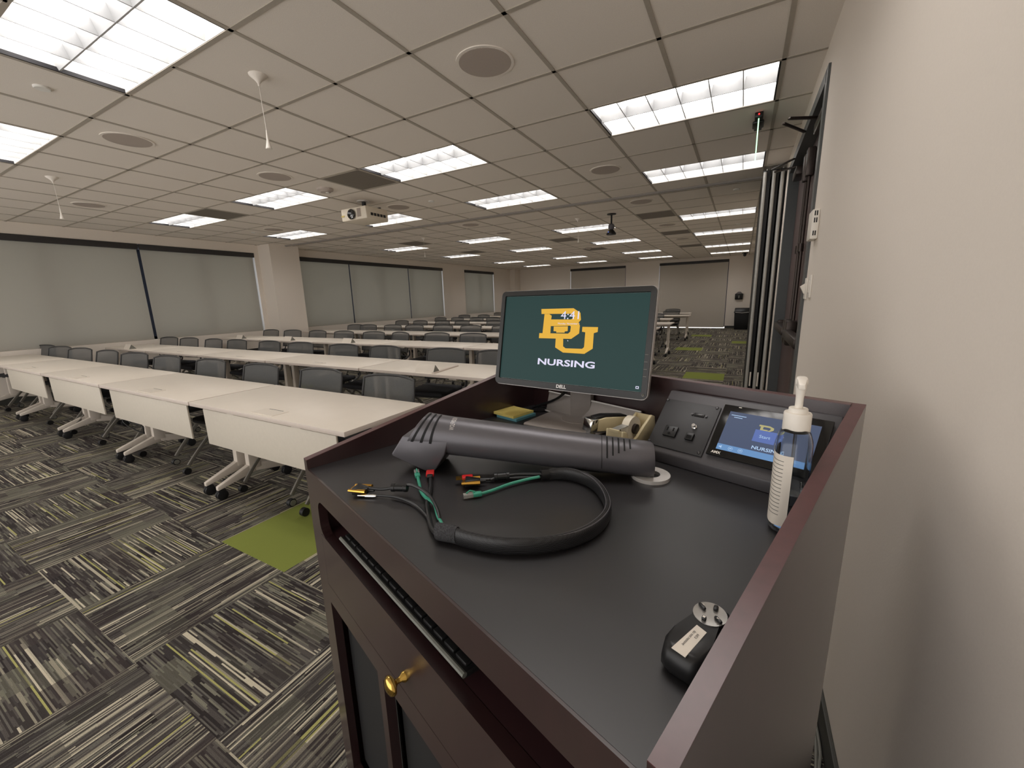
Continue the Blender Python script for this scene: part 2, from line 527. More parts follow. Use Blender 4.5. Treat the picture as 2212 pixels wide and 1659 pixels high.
# floor of carpet tiles laid quarter turned, with single green tiles
b = MB()
green = {(-3, 0), (0, 10), (-1, 16), (-1, 22), (1, 19), (-7, 3), (-5, 7), (-10, 5), (-3, 13), (-6, 12), (-12, 9)}
fx = [-16 + i for i in range(19)]
for i in range(-15, 3):
    for j in range(-6, 29):
        x0 = 0.335 + i * T; y0 = -0.95 + j * T
        X0, X1 = max(x0, XL - .2), min(x0 + T, XR + .2); Y0, Y1 = max(y0, YN), min(y0 + T, YF + .1)
        if X1 <= X0 or Y1 <= Y0: continue
        mi = 2 if (i, j) in green else (i + j) % 2
        b.poly([(X0, Y0, 0), (X1, Y0, 0), (X1, Y1, 0), (X0, Y1, 0)], mi)
struct(b, 'floor', [M['carpet_u'], M['carpet_v'], M['carpet_green']])

# ceiling with openings for the lamps
LROWS = [-2, 2, 5, 10, 14, 19, 23]
LCOLS = [0, -4, -8, -12]
lampcell = {}
def lamprow(i, j): return j
for j in LROWS:
    for i in LCOLS:
        jj = lamprow(i, j)
        lampcell[(i, jj)] = lampcell[(i + 1, jj)] = (i, jj)
b = MB(); g = MB()
zt = H - 0.004; w = 0.012
for i in range(-15, 3):
    for j in range(-8, 27):
        x0, y0 = i * T, j * T
        X0, X1 = max(x0, XL), min(x0 + T, XR); Y0, Y1 = max(y0, YN), min(y0 + T, YF)
        if X1 <= X0 or Y1 <= Y0: continue
        if (i, j) not in lampcell:
            b.poly([(X0, Y0, H), (X0, Y1, H), (X1, Y1, H), (X1, Y0, H)])
        if x0 > XL and lampcell.get((i, j), 0) != lampcell.get((i - 1, j), 1):
            g.b2((x0 - w, Y0, zt), (x0 + w, Y1, H + .001))
        if y0 > YN:
            g.b2((X0, y0 - w, zt), (X1, y0 + w, H + .001))
struct(b, 'ceiling', M['ceiling'])
struct(g, 'trim_1', M['tee'])

# window wall on the left
W1 = (-3.5, 3.60); W2 = (4.55, 10.37); W3 = (11.74, 13.97)
ZS, ZH = 0.80, 2.54
b = MB()
b.b2((XL - .2, YN - .1, 0), (XL, YF + .1, ZS)); b.b2((XL - .2, YN - .1, ZH), (XL, YF + .1, H + .02))
for y0, y1 in ((YN - .1, W1[0]), (W1[1], W2[0]), (W2[1], W3[0]), (W3[1], YF + .1)):
    b.b2((XL - .2, y0, ZS), (XL, y1, ZH))
b.b2((XL, 3.70, 0), (-8.18, 4.40, H + .01))          # the boxed column between the windows
b.b2((XL, 15.45, 0), (-8.36, YF + .05, H + .01))
struct(b, 'wall_left', M['wall'])
FW = [(-5.786, -3.294), (-1.93, 0.584)]
b = MB()
xs = [XL - .2, FW[0][0], FW[0][1], FW[1][0], FW[1][1], XR + .2]
for k in (0, 2, 4): b.b2((xs[k], YF, 0), (xs[k + 1], YF + .2, H + .02))
for k in (1, 3): b.b2((xs[k], YF, 2.60), (xs[k + 1], YF + .2, H + .02))
struct(b, 'wall_far', M['wall'])
DY0, DY1, DZ = 1.06, 3.10, 2.50
b = MB()
b.b2((XR, YN - .1, 0), (XR + .2, DY0, H + .02)); b.b2((XR, DY1, 0), (XR + .2, YF + .2, H + .02)); b.b2((XR, DY0, DZ), (XR + .2, DY1, H + .02))
struct(b, 'wall_right', M['wall'])
for nm, lo, hi in (('baseboard_right', (XR - .012, YN, 0), (XR, DY0 - .06, .1)), ('baseboard_far', (0.6, YF - .012, 0), (XR, YF, .1)),
                   ('baseboard_left', (XL, YN, 0), (XL + .012, 3.70, .1)), ('baseboard_right.001', (XR - .012, DY1 + .07, 0), (XR, YF, .1))):
    b = MB(); b.b2(lo, hi, bev=.003); struct(b, nm, M['baseboard'])
# ceiling track of the folding partition
b = MB()
b.b2((XL, 4.075, H - .022), (XR, 4.135, H - .001)); b.b2((XL, 4.095, H - .028), (XR, 4.115, H - .02))
struct(b, 'trim_2', mat('track_paint', rgb(150, 144, 138), 0.5))

def window(n, axis, lo, hi, z0, z1, bars):
    f = MB(); g = MB()
    if axis == 'x':
        P = lambda a, d, z: (XL - d, a, z)
    else:
        P = lambda a, d, z: (a, YF + d, z)
    def bx(m, a0, a1, d0, d1, zz0, zz1):
        p, q = P(a0, d0, zz0), P(a1, d1, zz1)
        m.b2([min(u, v) for u, v in zip(p, q)], [max(u, v) for u, v in zip(p, q)])
    bx(f, lo, hi, .12, .18, z0, z0 + .05); bx(f, lo, hi, .12, .18, z1 - .05, z1)
    for a in [lo + .03, hi - .03] + bars: bx(f, a - .03, a + .03, .12, .18, z0, z1)
    bx(g, lo, hi, .146, .152, z0, z1)
    o = struct(f, 'window_%d' % n, M['mullion'])
    g.build('pane', M['glass'], o, 0)
window(1, 'x', W1[0], W1[1], ZS, ZH, [-2.2, -.92, .3, 1.553, 2.55])
window(2, 'x', W2[0], W2[1], ZS, ZH, [6.29, 7.4, 8.69])
window(3, 'x', W3[0], W3[1], ZS, ZH, [12.9])
window(4, 'y', FW[0][0], FW[0][1], .05, 2.60, [-4.5])
window(5, 'y', FW[1][0], FW[1][1], .05, 2.60, [-.7])

# roller blinds
def blind(axis, lo, hi, z0, z1, label, group, fab):
    mid = (lo + hi) / 2
    t = thing('roller_blind', label, 'blind', (XL - .03, mid, z0) if axis == 'x' else (mid, YF + .03, z0), 0 if axis == 'y' else math.pi / 2, group)
    # local x runs along the wall, local -y faces the room
    L = (hi - lo) / 2; h = z1 - z0
    c = MB(); c.b2((-L - .012, -.052, h - .10), (L + .012, .02, h - .004), bev=.006)
    c.build('cassette', M['cassette'], t)
    f = MB(); f.b2((-L + .004, -.004, .02), (L - .004, -.002, h - .09)); f.build('fabric', fab, t, 0)
    r = MB(); r.tube([(-L + .004, -.003, .012), (L - .004, -.003, .012)], .006, 8, flat=.012); r.build('hem_bar', fab, t)
g1 = 'grey roller blinds on the window wall'
blind('x', -3.48, -.97, ZS, ZH, 'grey blind at the left picture edge, beyond the leftmost window gap', g1, M['blind'])
blind('x', -.95, 1.505, ZS, ZH, 'wide grey blind left of the dark blue window gap', g1, M['blind'])
blind('x', 1.545, 3.57, ZS, ZH, 'grey blind between the dark blue gap and the boxed column', g1, M['blind'])
blind('x', 4.57, 6.19, ZS, ZH, 'grey blind just right of the boxed column', g1, M['blind'])
blind('x', 6.22, 8.56, ZS, ZH, 'middle grey blind of the window beyond the column', g1, M['blind'])
blind('x', 8.59, 10.34, ZS, ZH, 'last grey blind of the window beyond the column', g1, M['blind'])
blind('x', 11.77, 13.94, ZS, ZH, 'narrow grey blind of the separate window near the far corner', g1, M['blind'])
blind('y', FW[0][0] + .02, FW[0][1] - .02, .03, 2.60, 'tall pale blind with dark top on the far wall, above the computer monitor', 'pale blinds on the far wall', M['blind_far'])
blind('y', FW[1][0] + .02, FW[1][1] - .02, .03, 2.60, 'tall pale blind with dark top on the far wall, next to the trash bin', 'pale blinds on the far wall', M['blind_far'])

# double door in the right wall
b = MB()
b.b2((XR - .012, DY0 - .055, 0), (XR + .13, DY0 + .02, DZ + .05)); b.b2((XR - .012, DY1 - .02, 0), (XR + .13, DY1 + .055, DZ + .05)); b.b2((XR - .012, DY0, DZ - .02), (XR + .13, DY1, DZ + .05))
door = struct(b, 'door_1', M['frame_metal'])
ym = (DY0 + DY1) / 2
for y0, y1, s in ((DY0 + .025, ym - .003, 1), (ym + .003, DY1 - .025, -1)):
    lf = MB(); lf.b2((XR + .075, y0, .01), (XR + .12, y1, DZ - .025), bev=.002)
    leaf = lf.build('door_leaf', M['door'], door)
    yr = y1 - .09 if s > 0 else y0 + .09
    r = MB(); r.cyl((XR + .05, yr, 1.06), (XR + .05, yr, 2.32), .011, n=10); r.build('vertical_rod', M['bronze'], leaf)
    r = MB(); r.b2((XR + .02, yr - .035, 2.20), (XR + .074, yr + .035, 2.40), bev=.012); r.build('latch_case', M['bronze'], leaf)
    r = MB(); r.cyl((XR + .045, yr, 1.66), (XR + .045, yr, 1.72), .02, n=12); r.build('rod_guide', M['bronze'], leaf)
    r = MB(); r.b2((XR - .015, y0 + .1, .99), (XR + .05, y1 - .06, 1.06), bev=.014); r.b2((XR + .0, yr - .06, .93), (XR + .074, yr + .06, 1.13), bev=.016)
    r.b2((XR + .01, (y0 + .1) if s > 0 else y1 - .16, .97), (XR + .074, (y0 + .16) if s > 0 else y1 - .1, 1.08), bev=.012)
    r.build('panic_bar', M['bronze'], leaf)
    ya = y0 + .2 if s > 0 else y1 - .2
    r = MB(); r.b2((XR + .005, ya - .02, DZ - .14), (XR + .074, ya + .28 * s if s > 0 else ya + .02, DZ - .07), bev=.008) if s > 0 else r.b2((XR + .005, ya - .28, DZ - .14), (XR + .074, ya + .02, DZ - .07), bev=.008)
    r.box((XR - .06, ya + .16 * s, DZ - .06), (.20, .03, .012), rot=Matrix.Rotation(.5 * s, 3, 'Z'), bev=.003)
    r.box((XR - .10, ya + .33 * s, DZ - .055), (.02, .30, .012), rot=Matrix.Rotation(-.5 * s, 3, 'Z'), bev=.003)
    r.build('door_closer', M['bronze'], leaf)

# stacked folding partition panels
pg = 'stacked folding partition panels'
for k, (x0, x1, lab) in enumerate(((1.205, 1.285, 'folding partition panel on the left of the stack, with full pale edge post'),
                                   (1.29, 1.362, 'middle folding partition panel of the stack by the double door'),
                                   (1.367, 1.424, 'folding partition panel of the stack nearest the wall and door frame'))):
    t = thing('partition_panel', lab, 'partition', ((x0 + x1) / 2, 4.15, 0), 0, pg)
    hw = (x1 - x0) / 2
    b = MB(); b.b2((-hw + .004, -.55, .03), (hw - .004, .6, 2.66), bev=.004); b.build('core', M['partition'], t)
    b = MB(); b.tube([(-hw + .022, -.56, .02), (-hw + .022, -.56, 2.64)], .018, 14); b.build('edge_post', M['post'], t)
    b = MB(); b.cyl((0, 0, 2.64), (0, 0, 2.69), .012); b.cyl((0, -.5, 2.64), (0, -.5, 2.68), .008); b.build('hanger', M['steel'], t)
    b = MB(); b.b2((hw - .03, -.556, .25), (hw - .015, -.549, .42)); b.build('foot_seal', M['label'], t, 0)

# ================================================================ CEILING FITTINGS
def make_light(loc, label):
    t = thing('ceiling_light', label, 'ceiling light', loc, 0, 'recessed louvred ceiling lights')
    return t
L2, W2h, D = T - .014, T / 2 - .014, .085
hs = MB()
for lo, hi in (((-L2 - .012, -W2h - .012, 0), (-L2, W2h + .012, D)), ((L2, -W2h - .012, 0), (L2 + .012, W2h + .012, D)),
               ((-L2, -W2h - .012, 0), (L2, -W2h, D)), ((-L2, W2h, 0), (L2, W2h + .012, D)), ((-L2, -W2h, D), (L2, W2h, D + .01))):
    hs.b2(lo, hi)
lv = MB()
for k in range(1, 6):
    x = -L2 + 2 * L2 * k / 6
    lv.hexa([(x - .003, -W2h, .004), (x + .003, -W2h, .004), (x + .003, W2h, .004), (x - .003, W2h, .004)], [(x - .012, -W2h, .07), (x + .012, -W2h, .07), (x + .012, W2h, .07), (x - .012, W2h, .07)])
lv.hexa([(-L2, -.004, .003), (L2, -.004, .003), (L2, .004, .003), (-L2, .004, .003)], [(-L2, -.03, .07), (L2, -.03, .07), (L2, .03, .07), (-L2, .03, .07)])
ep = MB(); ep.poly([(-L2, -W2h, D - .004), (-L2, W2h, D - .004), (L2, W2h, D - .004), (L2, -W2h, D - .004)])
frs = []  # black strips at both ends, standing in for the housing's shadow gap
for lo, hi in (((-L2 - .002, -W2h - .002, -.002), (-L2 + .008, W2h + .002, .02)), ((L2 - .008, -W2h - .002, -.002), (L2 + .002, W2h + .002, .02))):
    frs.append(MB().b2(lo, hi))
proto = None
colname = {0: 'along the right wall', -4: 'second from the right', -8: 'third from the right', -12: 'nearest the windows'}
for r, j in enumerate(LROWS):
    for i in LCOLS:
        rowname = ['in the nearest row', 'in the second row', 'in the row just before the partition track', 'in the first row past the track', 'in the second row past the track', 'in the third row past the track', 'in the row along the far wall'][r]
        lab = 'lit ceiling light ' + rowname + ', ' + colname[i]
        loc = ((i + 1) * T, (lamprow(i, j) + .5) * T, H)
        if proto is None:
            proto = make_light(loc, lab)
            hs.build('housing', M['housing'], proto, 0); ep.build('diffuser', M['lamp'], proto, 0)
            lv.build('louver', M['alu'], proto, 0); [q.build('end_shadow_gap', M['gap_shadow'], proto, 0) for q in frs]
        else:
            lt = dup(proto, loc, 0, lab)
            if (i, j) == (0, -2):                       # strength lowered only so the right wall stays darker
                for ch in lt.children:
                    if ch.name.startswith('diffuser'):
                        ch.data = ch.data.copy(); ch.data.materials[0] = M['lamp_low']

def row_words(j):
    return 'ahead of the partition track' if j * T < 4.1 else 'past the partition track'
sp = None
SPK = [(-.5, .5, 'large and nearest, above the monitor side'), (-5.5, -.5, 'near the left lamps'), (-5.5, 1.5, 'left of the smoke detector'), (-.5, 4.5, 'between the two right wall lamps'),
       (-10.5, .5, 'near the window wall'), (-10.5, 4.5, 'beside the lamp next to the boxed column'), (-5.5, 4.5, 'just right of the projector'), (-5.5, 7.5, 'just past the track, right of centre'),
       (-10.5, 7.5, 'just past the track, near the windows'), (-5.5, 9.5, 'beside the first centre lamp past the track'), (-.5, 7.5, 'just past the track, on the right'),
       (-.5, 11.5, 'between the two right hand air vents past the track'), (-.5, 15.5, 'ahead of the last right hand air vent')]
for i, j, wds in SPK:
    lab = 'round ceiling speaker ' + wds
    loc = (i * T, j * T, H)
    if sp is None:
        sp = thing('ceiling_speaker', lab, 'speaker', loc, 0, 'round ceiling speakers')
        b = MB(); b.lathe([(.001, -.006), (.15, -.006), (.152, -.003), (.152, .0)], n=48); b.build('grille', M['speaker'], sp)
        b = MB(); b.annulus((0, 0, -.005), .152, .168, .005, 48); b.build('rim', M['ceiling'], sp)
    else: dup(sp, loc, 0, lab)
vt = None
VEN = [(-5, 2, 'beside the lamp above the projector'), (-10, 2, 'beside the lamp near the left windows'), (-10, 9, 'past the track near the window side'), (-1, 9, 'on the right, first past the track'),
       (-1, 13, 'on the right, second past the track'), (-1, 18, 'on the right, nearest the far wall'), (-10, 13, 'in the far left part of the ceiling'), (-5, 12, 'in the middle past the hanging camera'), (-5, 16, 'in the middle toward the far wall')]
for i, j, wds in VEN:
    lab = 'square dark grey air vent ' + wds
    loc = ((i + .5) * T, (j + .5) * T, H)
    if vt is None:
        vt = thing('ceiling_vent', lab, 'air vent', loc, 0, 'square grey ceiling vents')
        h = T / 2 - .012
        b = MB(); b.b2((-h + .012, -h + .012, -.003), (h - .012, h - .012, .0)); b.build('perforated_face', M['vent'], vt, 0)
        b = MB()
        for lo, hi in (((-h, -h, -.005), (h, -h + .012, 0)), ((-h, h - .012, -.005), (h, h, 0)), ((-h, -h, -.005), (-h + .012, h, 0)), ((h - .012, -h, -.005), (h, h, 0))): b.b2(lo, hi)
        b.build('frame', M['tee'], vt, 0)
    else: dup(vt, loc, 0, lab)
sk = None
for i, j, wds in ((-4.5, -1.5, 'below the big upper left lamp'), (-4.5, 4.5, 'right of the projector'), (1.53, 7.55, 'at right, just past the track'), (1.53, 12.85, 'at right, farther past the track'), (-11.42, 4.43, 'left of the lamp next to the boxed column')):
    lab = 'small round sprinkler cover ' + wds
    if sk is None:
        sk = MB().lathe([(.001, -.012), (.036, -.012), (.04, -.008), (.04, .0)], n=24).build('sprinkler_cover', M['housing'])
        sk.location = (i * T, j * T, H); tag(sk, lab, 'sprinkler', 'round sprinkler covers')
    else:
        o = sk.copy(); C.objects.link(o); o.location = (i * T, j * T, H); o['label'] = lab
# smoke detectors
sd = None
for i, j, lab in ((-5.5, 2.5, 'round smoke detector between the centre lamp and the air vent'), (-4.6, 15.8, 'small dark smoke detector far back in the ceiling middle')):
    if sd is None:
        sd = thing('smoke_detector', lab, 'smoke detector', (i * T, j * T, H), 0, 'smoke detectors')
        b = MB(); b.lathe([(.02, -.045), (.055, -.042), (.07, -.028), (.09, -.02), (.092, 0)], n=36); b.build('body', M['speaker'], sd)
        b = MB(); b.lathe([(.004, -.05), (.02, -.049), (.022, -.042)], (.02, .01, 0), n=16); b.build('sensor_cap', M['housing'], sd)
    else: dup(sd, (i * T, j * T, H), 0, lab)
# hanging microphones
mk = None
for i, j, lab in ((-2.5, -.5, 'white hanging microphone on a thin cable in the upper left'), (-8.45, -.52, 'white hanging microphone near the left picture edge'), (-2.51, 8.6, 'small hanging microphone left of the ceiling camera'), (-8.3, 8.6, 'tiny hanging microphone past the track, above the dark air vent')):
    loc = (i * T, j * T, H)
    if mk is None:
        mk = thing('hanging_microphone', lab, 'microphone', loc, 0, 'hanging ceiling microphones')
        b = MB(); b.lathe([(.05, 0), (.048, -.006), (.02, -.03), (.008, -.045), (.006, -.06)], n=24); b.build('ceiling_canopy', M['ceiling'], mk)
        b = MB(); b.tube(spline([(0, 0, -.05), (.003, 0, -.15), (.012, 0, -.33)], 6), .0018, 8); b.build('cable', M['white_plastic'], mk)
        b = MB(); b.lathe([(.004, -.30), (.006, -.335), (.008, -.36), (.016, -.395), (.018, -.402), (.016, -.406), (.001, -.406)], (.012, 0, 0), n=20); b.build('capsule', M['white_plastic'], mk)
    else: dup(mk, loc, 0, lab)

# projector under the ceiling
t = thing('projector', 'white ceiling projector with dark lens hanging before the partition track', 'projector', (-3.485, 2.22, 2.535), 0)
b = MB(); b.hexa([(-.24, -.19, -.085), (.24, -.19, -.085), (.24, .19, -.085), (-.24, .19, -.085)], [(-.235, -.2, .07), (.235, -.2, .07), (.235, .19, .07), (-.235, .19, .07)], bev=.014); b.build('body', M['projector'], t)
b = MB(); b.lathe([(.062, 0), (.066, -.02), (.058, -.03), (.05, -.026), (.03, -.012), (.001, -.008)], (-.02, -.2, -.015), n=30, axis='y'); b.build('lens', M['lens'], t)
b = MB()
for k in range(9): b.b2((.075 + k * .008, -.203, -.055), (.079 + k * .008, -.199, .05))
b.build('front_grille', M['speaker'], t, 0)
b = MB(); b.b2((-.2, -.12, .07), (.02, -.1, .085)); b.b2((-.02, -.12, .07), (0, .12, .085)); b.b2((.0, .05, .07), (.24, .07, .082)); b.lathe([(.028, .08), (.028, .18)], (0, 0, 0), n=18); b.build('ceiling_mount', M['plastic_black'], t)
b = MB(); b.lathe([(.09, .168), (.09, .1795)], (0, 0, 0), n=28); b.build('mount_plate', M['white_metal'], t)
b = MB()
for q in range(4): b.tube(spline([(.12 + q * .02, .06, .08), (.2, -.02 + q * .02, .03), (.243, -.03 + q * .03, -.02)], 6), .003, 6)
b.build('cables', M['cable'], t)
b = MB()
for k in range(5): b.b2((.2385, -.12 + k * .055, -.04), (.2425, -.08 + k * .055, -.005))
b.build('connector_panel', M['plastic_black'], t, 0)
b = MB(); b.b2((-.23, -.2025, -.03), (-.17, -.199, -.012)); b.build('badge', mat('badge_gold', rgb(206, 186, 110), .5), t, 0)

# camera hanging past the track
t = thing('ceiling_camera', 'black pan tilt camera hanging on a short pole from the ceiling', 'camera', (-.92, 5.21, H), 0)
b = MB(); b.lathe([(.075, 0), (.075, -.012), (.03, -.02)], n=28); b.build('mount_flange', M['plastic_black'], t)
b = MB(); b.cyl((0, 0, -.015), (0, 0, -.19), .014); b.build('pole', M['plastic_black'], t)
b = MB(); b.lathe([(.03, -.16), (.05, -.18), (.052, -.23), (.036, -.25)], n=24); b.build('head', mat('camera_grey', rgb(96, 94, 100), .4), t)
b = MB(); b.lathe([(.03, -.25), (.05, -.27), (.082, -.315), (.078, -.335), (.03, -.34)], n=28); b.build('base', M['plastic_black'], t)
b = MB(); b.lathe([(.004, 0), (.012, .004), (.012, .012)], (-.028, -.062, -.3), n=12, axis='y'); b.build('status_light', M['led_blue'], t)
# small far camera on the wall end
t = thing('wall_camera', 'small dark camera on the far ceiling edge near the partition', 'camera', (1.08, 15.0, H), 0)
b = MB(); b.b2((-.09, -.05, -.03), (.09, .05, 0), bev=.006); b.build('bracket', M['plastic_black'], t)
b = MB(); b.lathe([(.03, -.03), (.05, -.05), (.045, -.11), (.02, -.13)], n=18); b.build('camera_head', M['plastic_black'], t)

# exit sign, seen edge on
t = thing('exit_sign', 'edge lit exit sign hanging end on from the ceiling by the door', 'exit sign', (1.115, 2.14, H), 0)
b = MB(); b.b2((-.028, -.16, -.038), (.028, .16, 0), bev=.006); b.b2((-.04, -.07, -.05), (.04, .07, -.03), bev=.008); b.build('canopy', M['plastic_black'], t)
b = MB(); b.b2((-.0035, -.15, -.29), (.0035, .15, -.04)); b.build('plate', M['exit_green'], t, 0)
b = MB(); b.b2((-.004, -.153, -.29), (.004, -.149, -.045)); b.b2((-.0042, -.15, -.293), (.0042, .15, -.289)); b.build('lit_edge', M['exit_glow'], t, 0)
b = MB(); b.lathe([(.001, -.006), (.006, -.004), (.006, 0)], (0, -.161, -.018), n=10, axis='y'); b.build('charge_light', M['led_red'], t)

# wall fittings on the right
t = thing('thermostat', 'white thermostat with vent slots on the wall beside the door', 'thermostat', (XR, .83, 1.705), 0)
b = MB(); b.b2((-.034, -.068, -.075), (0, .068, .075), bev=.006); b.build('cover', M['white_plastic'], t)
b = MB()
for z in (-.045, .02, .055):
    for q in (0, 1): b.b2((-.024 + q * .009, -.0695, z - .012), (-.019 + q * .009, -.0675, z + .012))
b.build('vent_slots', M['slot'], t, 0)
t = thing('light_switch', 'white light switch with raised rocker nearest the door frame', 'switch', (XR, .955, 1.375), 0, 'wall switches')
b = MB(); b.b2((-.008, -.04, -.06), (0, .04, .06), bev=.003); b.build('wall_plate', M['white_plastic'], t)
b = MB(); b.hexa([(-.012, -.012, -.03), (-.008, -.012, -.03), (-.008, .012, -.03), (-.012, .012, -.03)], [(-.034, -.012, .012), (-.008, -.012, .03), (-.008, .012, .03), (-.034, .012, .012)]); b.build('rocker', M['white_plastic'], t)
t = thing('light_switch', 'flat white switch plate on the wall, second from the door frame', 'switch', (XR, .79, 1.385), 0, 'wall switches')
b = MB(); b.b2((-.010, -.04, -.06), (0, .04, .06), bev=.003); b.build('wall_plate', M['white_plastic'], t)
b = MB(); b.b2((-.013, -.016, -.033), (-.009, .016, .033), bev=.001); b.build('rocker', M['white_plastic'], t)

# far wall fittings
t = thing('soap_dispenser', 'black wall dispenser above the trash bin on the far wall', 'dispenser', (1.0, YF, 1.09), 0)
b = MB(); b.hexa([(-.13, -.1, 0), (.13, -.1, 0), (.13, 0, 0), (-.13, 0, 0)], [(-.135, -.12, .22), (.135, -.12, .22), (.135, 0, .22), (-.135, 0, .22)], bev=.02); b.build('body', M['plastic_black'], t)
b = MB(); b.prism([(-.12, -.1, .215), (.12, -.1, .215), (.04, -.1, .29), (-.04, -.1, .29)], (0, .1, 0), bev=.01); b.build('top_cover', mat('grey_smoke', rgb(120, 112, 112), .4), t)
b = MB(); b.b2((-.02, -.124, .05), (.02, -.118, .15)); b.build('level_window', M['hub'], t, 0)
t = thing('trash_bin', 'tall black trash bin with swing lid standing at the far wall', 'trash bin', (1.145, 15.6, 0), 0)
b = MB(); b.hexa([(-.22, -.17, 0), (.22, -.17, 0), (.22, .17, 0), (-.22, .17, 0)], [(-.245, -.2, .64), (.245, -.2, .64), (.245, .2, .64), (-.245, .2, .64)], bev=.02); b.build('body', M['rubber'], t)
b = MB(); b.b2((-.262, -.215, .62), (.262, .215, .66), bev=.01); b.build('rim', M['plastic_black'], t)
b = MB(); b.hexa([(-.25, -.2, .655), (.25, -.2, .655), (.25, .2, .655), (-.25, .2, .655)], [(-.235, -.1, .79), (.235, -.1, .79), (.235, .1, .79), (-.235, .1, .79)], bev=.015); b.build('swing_lid', M['plastic_black'], t)
b = MB(); b.tube([(-.22, -.222, .635), (0, -.224, .612), (.22, -.222, .635)], .012, 8); b.build('liner_edge', mat('bag_edge', rgb(180, 176, 172), .4), t)

# ================================================================ TABLES
ROWS = [(-.715, -.58), (.735, -.58), (2.47, -.55), (4.16, -.15), (5.82, -.25), (7.44, -.20), (9.12, -.45), (11.0, -.20), (12.5, -.33)]
PITCH = 1.588; TL = 1.572; TD = .612; ZT = .735
def caster(b, x, y, r=.036):
    b.lathe([(r * .6, -.024), (r, -.02), (r, -.004), (r * .5, -.002)], (x, y, r), n=16, axis='x')
    b.lathe([(r * .5, .002), (r, .004), (r, .02), (r * .6, .024)], (x, y, r), n=16, axis='x')
    b.b2((x - .018, y - .026, r * .9), (x + .018, y + .026, r * 2.05), bev=.006)
def make_table(label, opened=False, front=False):
    t = thing('folding_table', label, 'table', (0, 0, 0), 0, 'white nesting tables in rows')
    b = MB(); b.box((0, 0, ZT - .014), (TL, TD, .028), bev=.003)
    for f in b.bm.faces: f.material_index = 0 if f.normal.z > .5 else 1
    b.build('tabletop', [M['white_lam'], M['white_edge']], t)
    if front: b = MB(); b.box((0, -TD / 2 + .035, .566), (1.36, .012, .25), bev=.003); b.build('modesty_panel', M['panel_white'], t)
    b = MB()
    for x in (-.34, .34): b.b2((x - .04, -TD / 2 + .03, ZT - .045), (x + .04, -TD / 2 + .07, ZT - .027))
    b.b2((-.7, -.03, ZT - .075), (.7, .03, ZT - .03)); b.build('beam', M['leg_white'], t, 0)
    for s in (-1, 1):
        x = s * (TL / 2 - .075)
        l = MB()
        l.hexa([(x - .028, -.045, .15), (x + .028, -.045, .15), (x + .028, .045, .15), (x - .028, .045, .15)], [(x - .024, -.03, ZT - .03), (x + .024, -.03, ZT - .03), (x + .024, .03, ZT - .03), (x - .024, .03, ZT - .03)], bev=.008)
        for q in (-1, 1):
            l.hexa([(x - .016, q * .27, .075), (x + .016, q * .27, .075), (x + .026, q * .0, .13), (x - .026, q * .0, .13)], [(x - .016, q * .27, .105), (x + .016, q * .27, .105), (x + .026, q * .0, .205), (x - .026, q * .0, .205)], bev=.006)
        leg = l.build('leg', M['leg_white'], t)
        for q in (-1, 1):
            c = MB(); caster(c, x, q * .245); c.build('caster', M['rubber'], leg)
    mx, my = .03, -TD / 2 + .075
    if opened:
        c = MB(); c.prism([(mx - .11, my + .05, ZT), (mx - .11, my - .05, ZT), (mx - .11, my - .01, ZT + .075)], (.21, 0, 0), 0)
        c.prism([(mx + .101, my + .048, ZT), (mx + .101, my - .048, ZT), (mx + .101, my - .01, ZT + .072)], (.002, 0, 0), 1)
        c.build('power_module', [M['white_lam'], M['hub']], t, 0)
    else:
        c = MB(); c.box((mx, my, ZT + .001), (.22, .105, .003), bev=.001)
        c.b2((mx - .07, my + .04, ZT + .002), (mx + .07, my + .045, ZT + .0035), 1)
        c.build('power_cover', [M['white_lam'], M['hub']], t, 0)
    return t
tprot = {}
openset = {(1, 0), (1, 4), (2, 2), (2, 3), (2, 4), (4, 2)}
for r, (yf, xr) in enumerate(ROWS):
    rw = ORD[r] if r else 'front'
    for k in range(5):
        x = xr - PITCH * k - PITCH / 2
        op = (r, k) in openset
        pos = ['aisle end', 'second from the aisle end', 'middle', 'second from the window wall', 'window end'][k]
        lab = 'white table with %s in the %s row, %s' % ('raised power lid' if op else 'flat power cover', rw, pos)
        loc = (x, yf + TD / 2, 0)
        fp = r == 0 and k < 4
        key = (op, fp)
        if key not in tprot:
            tprot[key] = make_table(lab, op, fp); tprot[key].location = loc
        else: dup(tprot[key], loc, 0, lab)

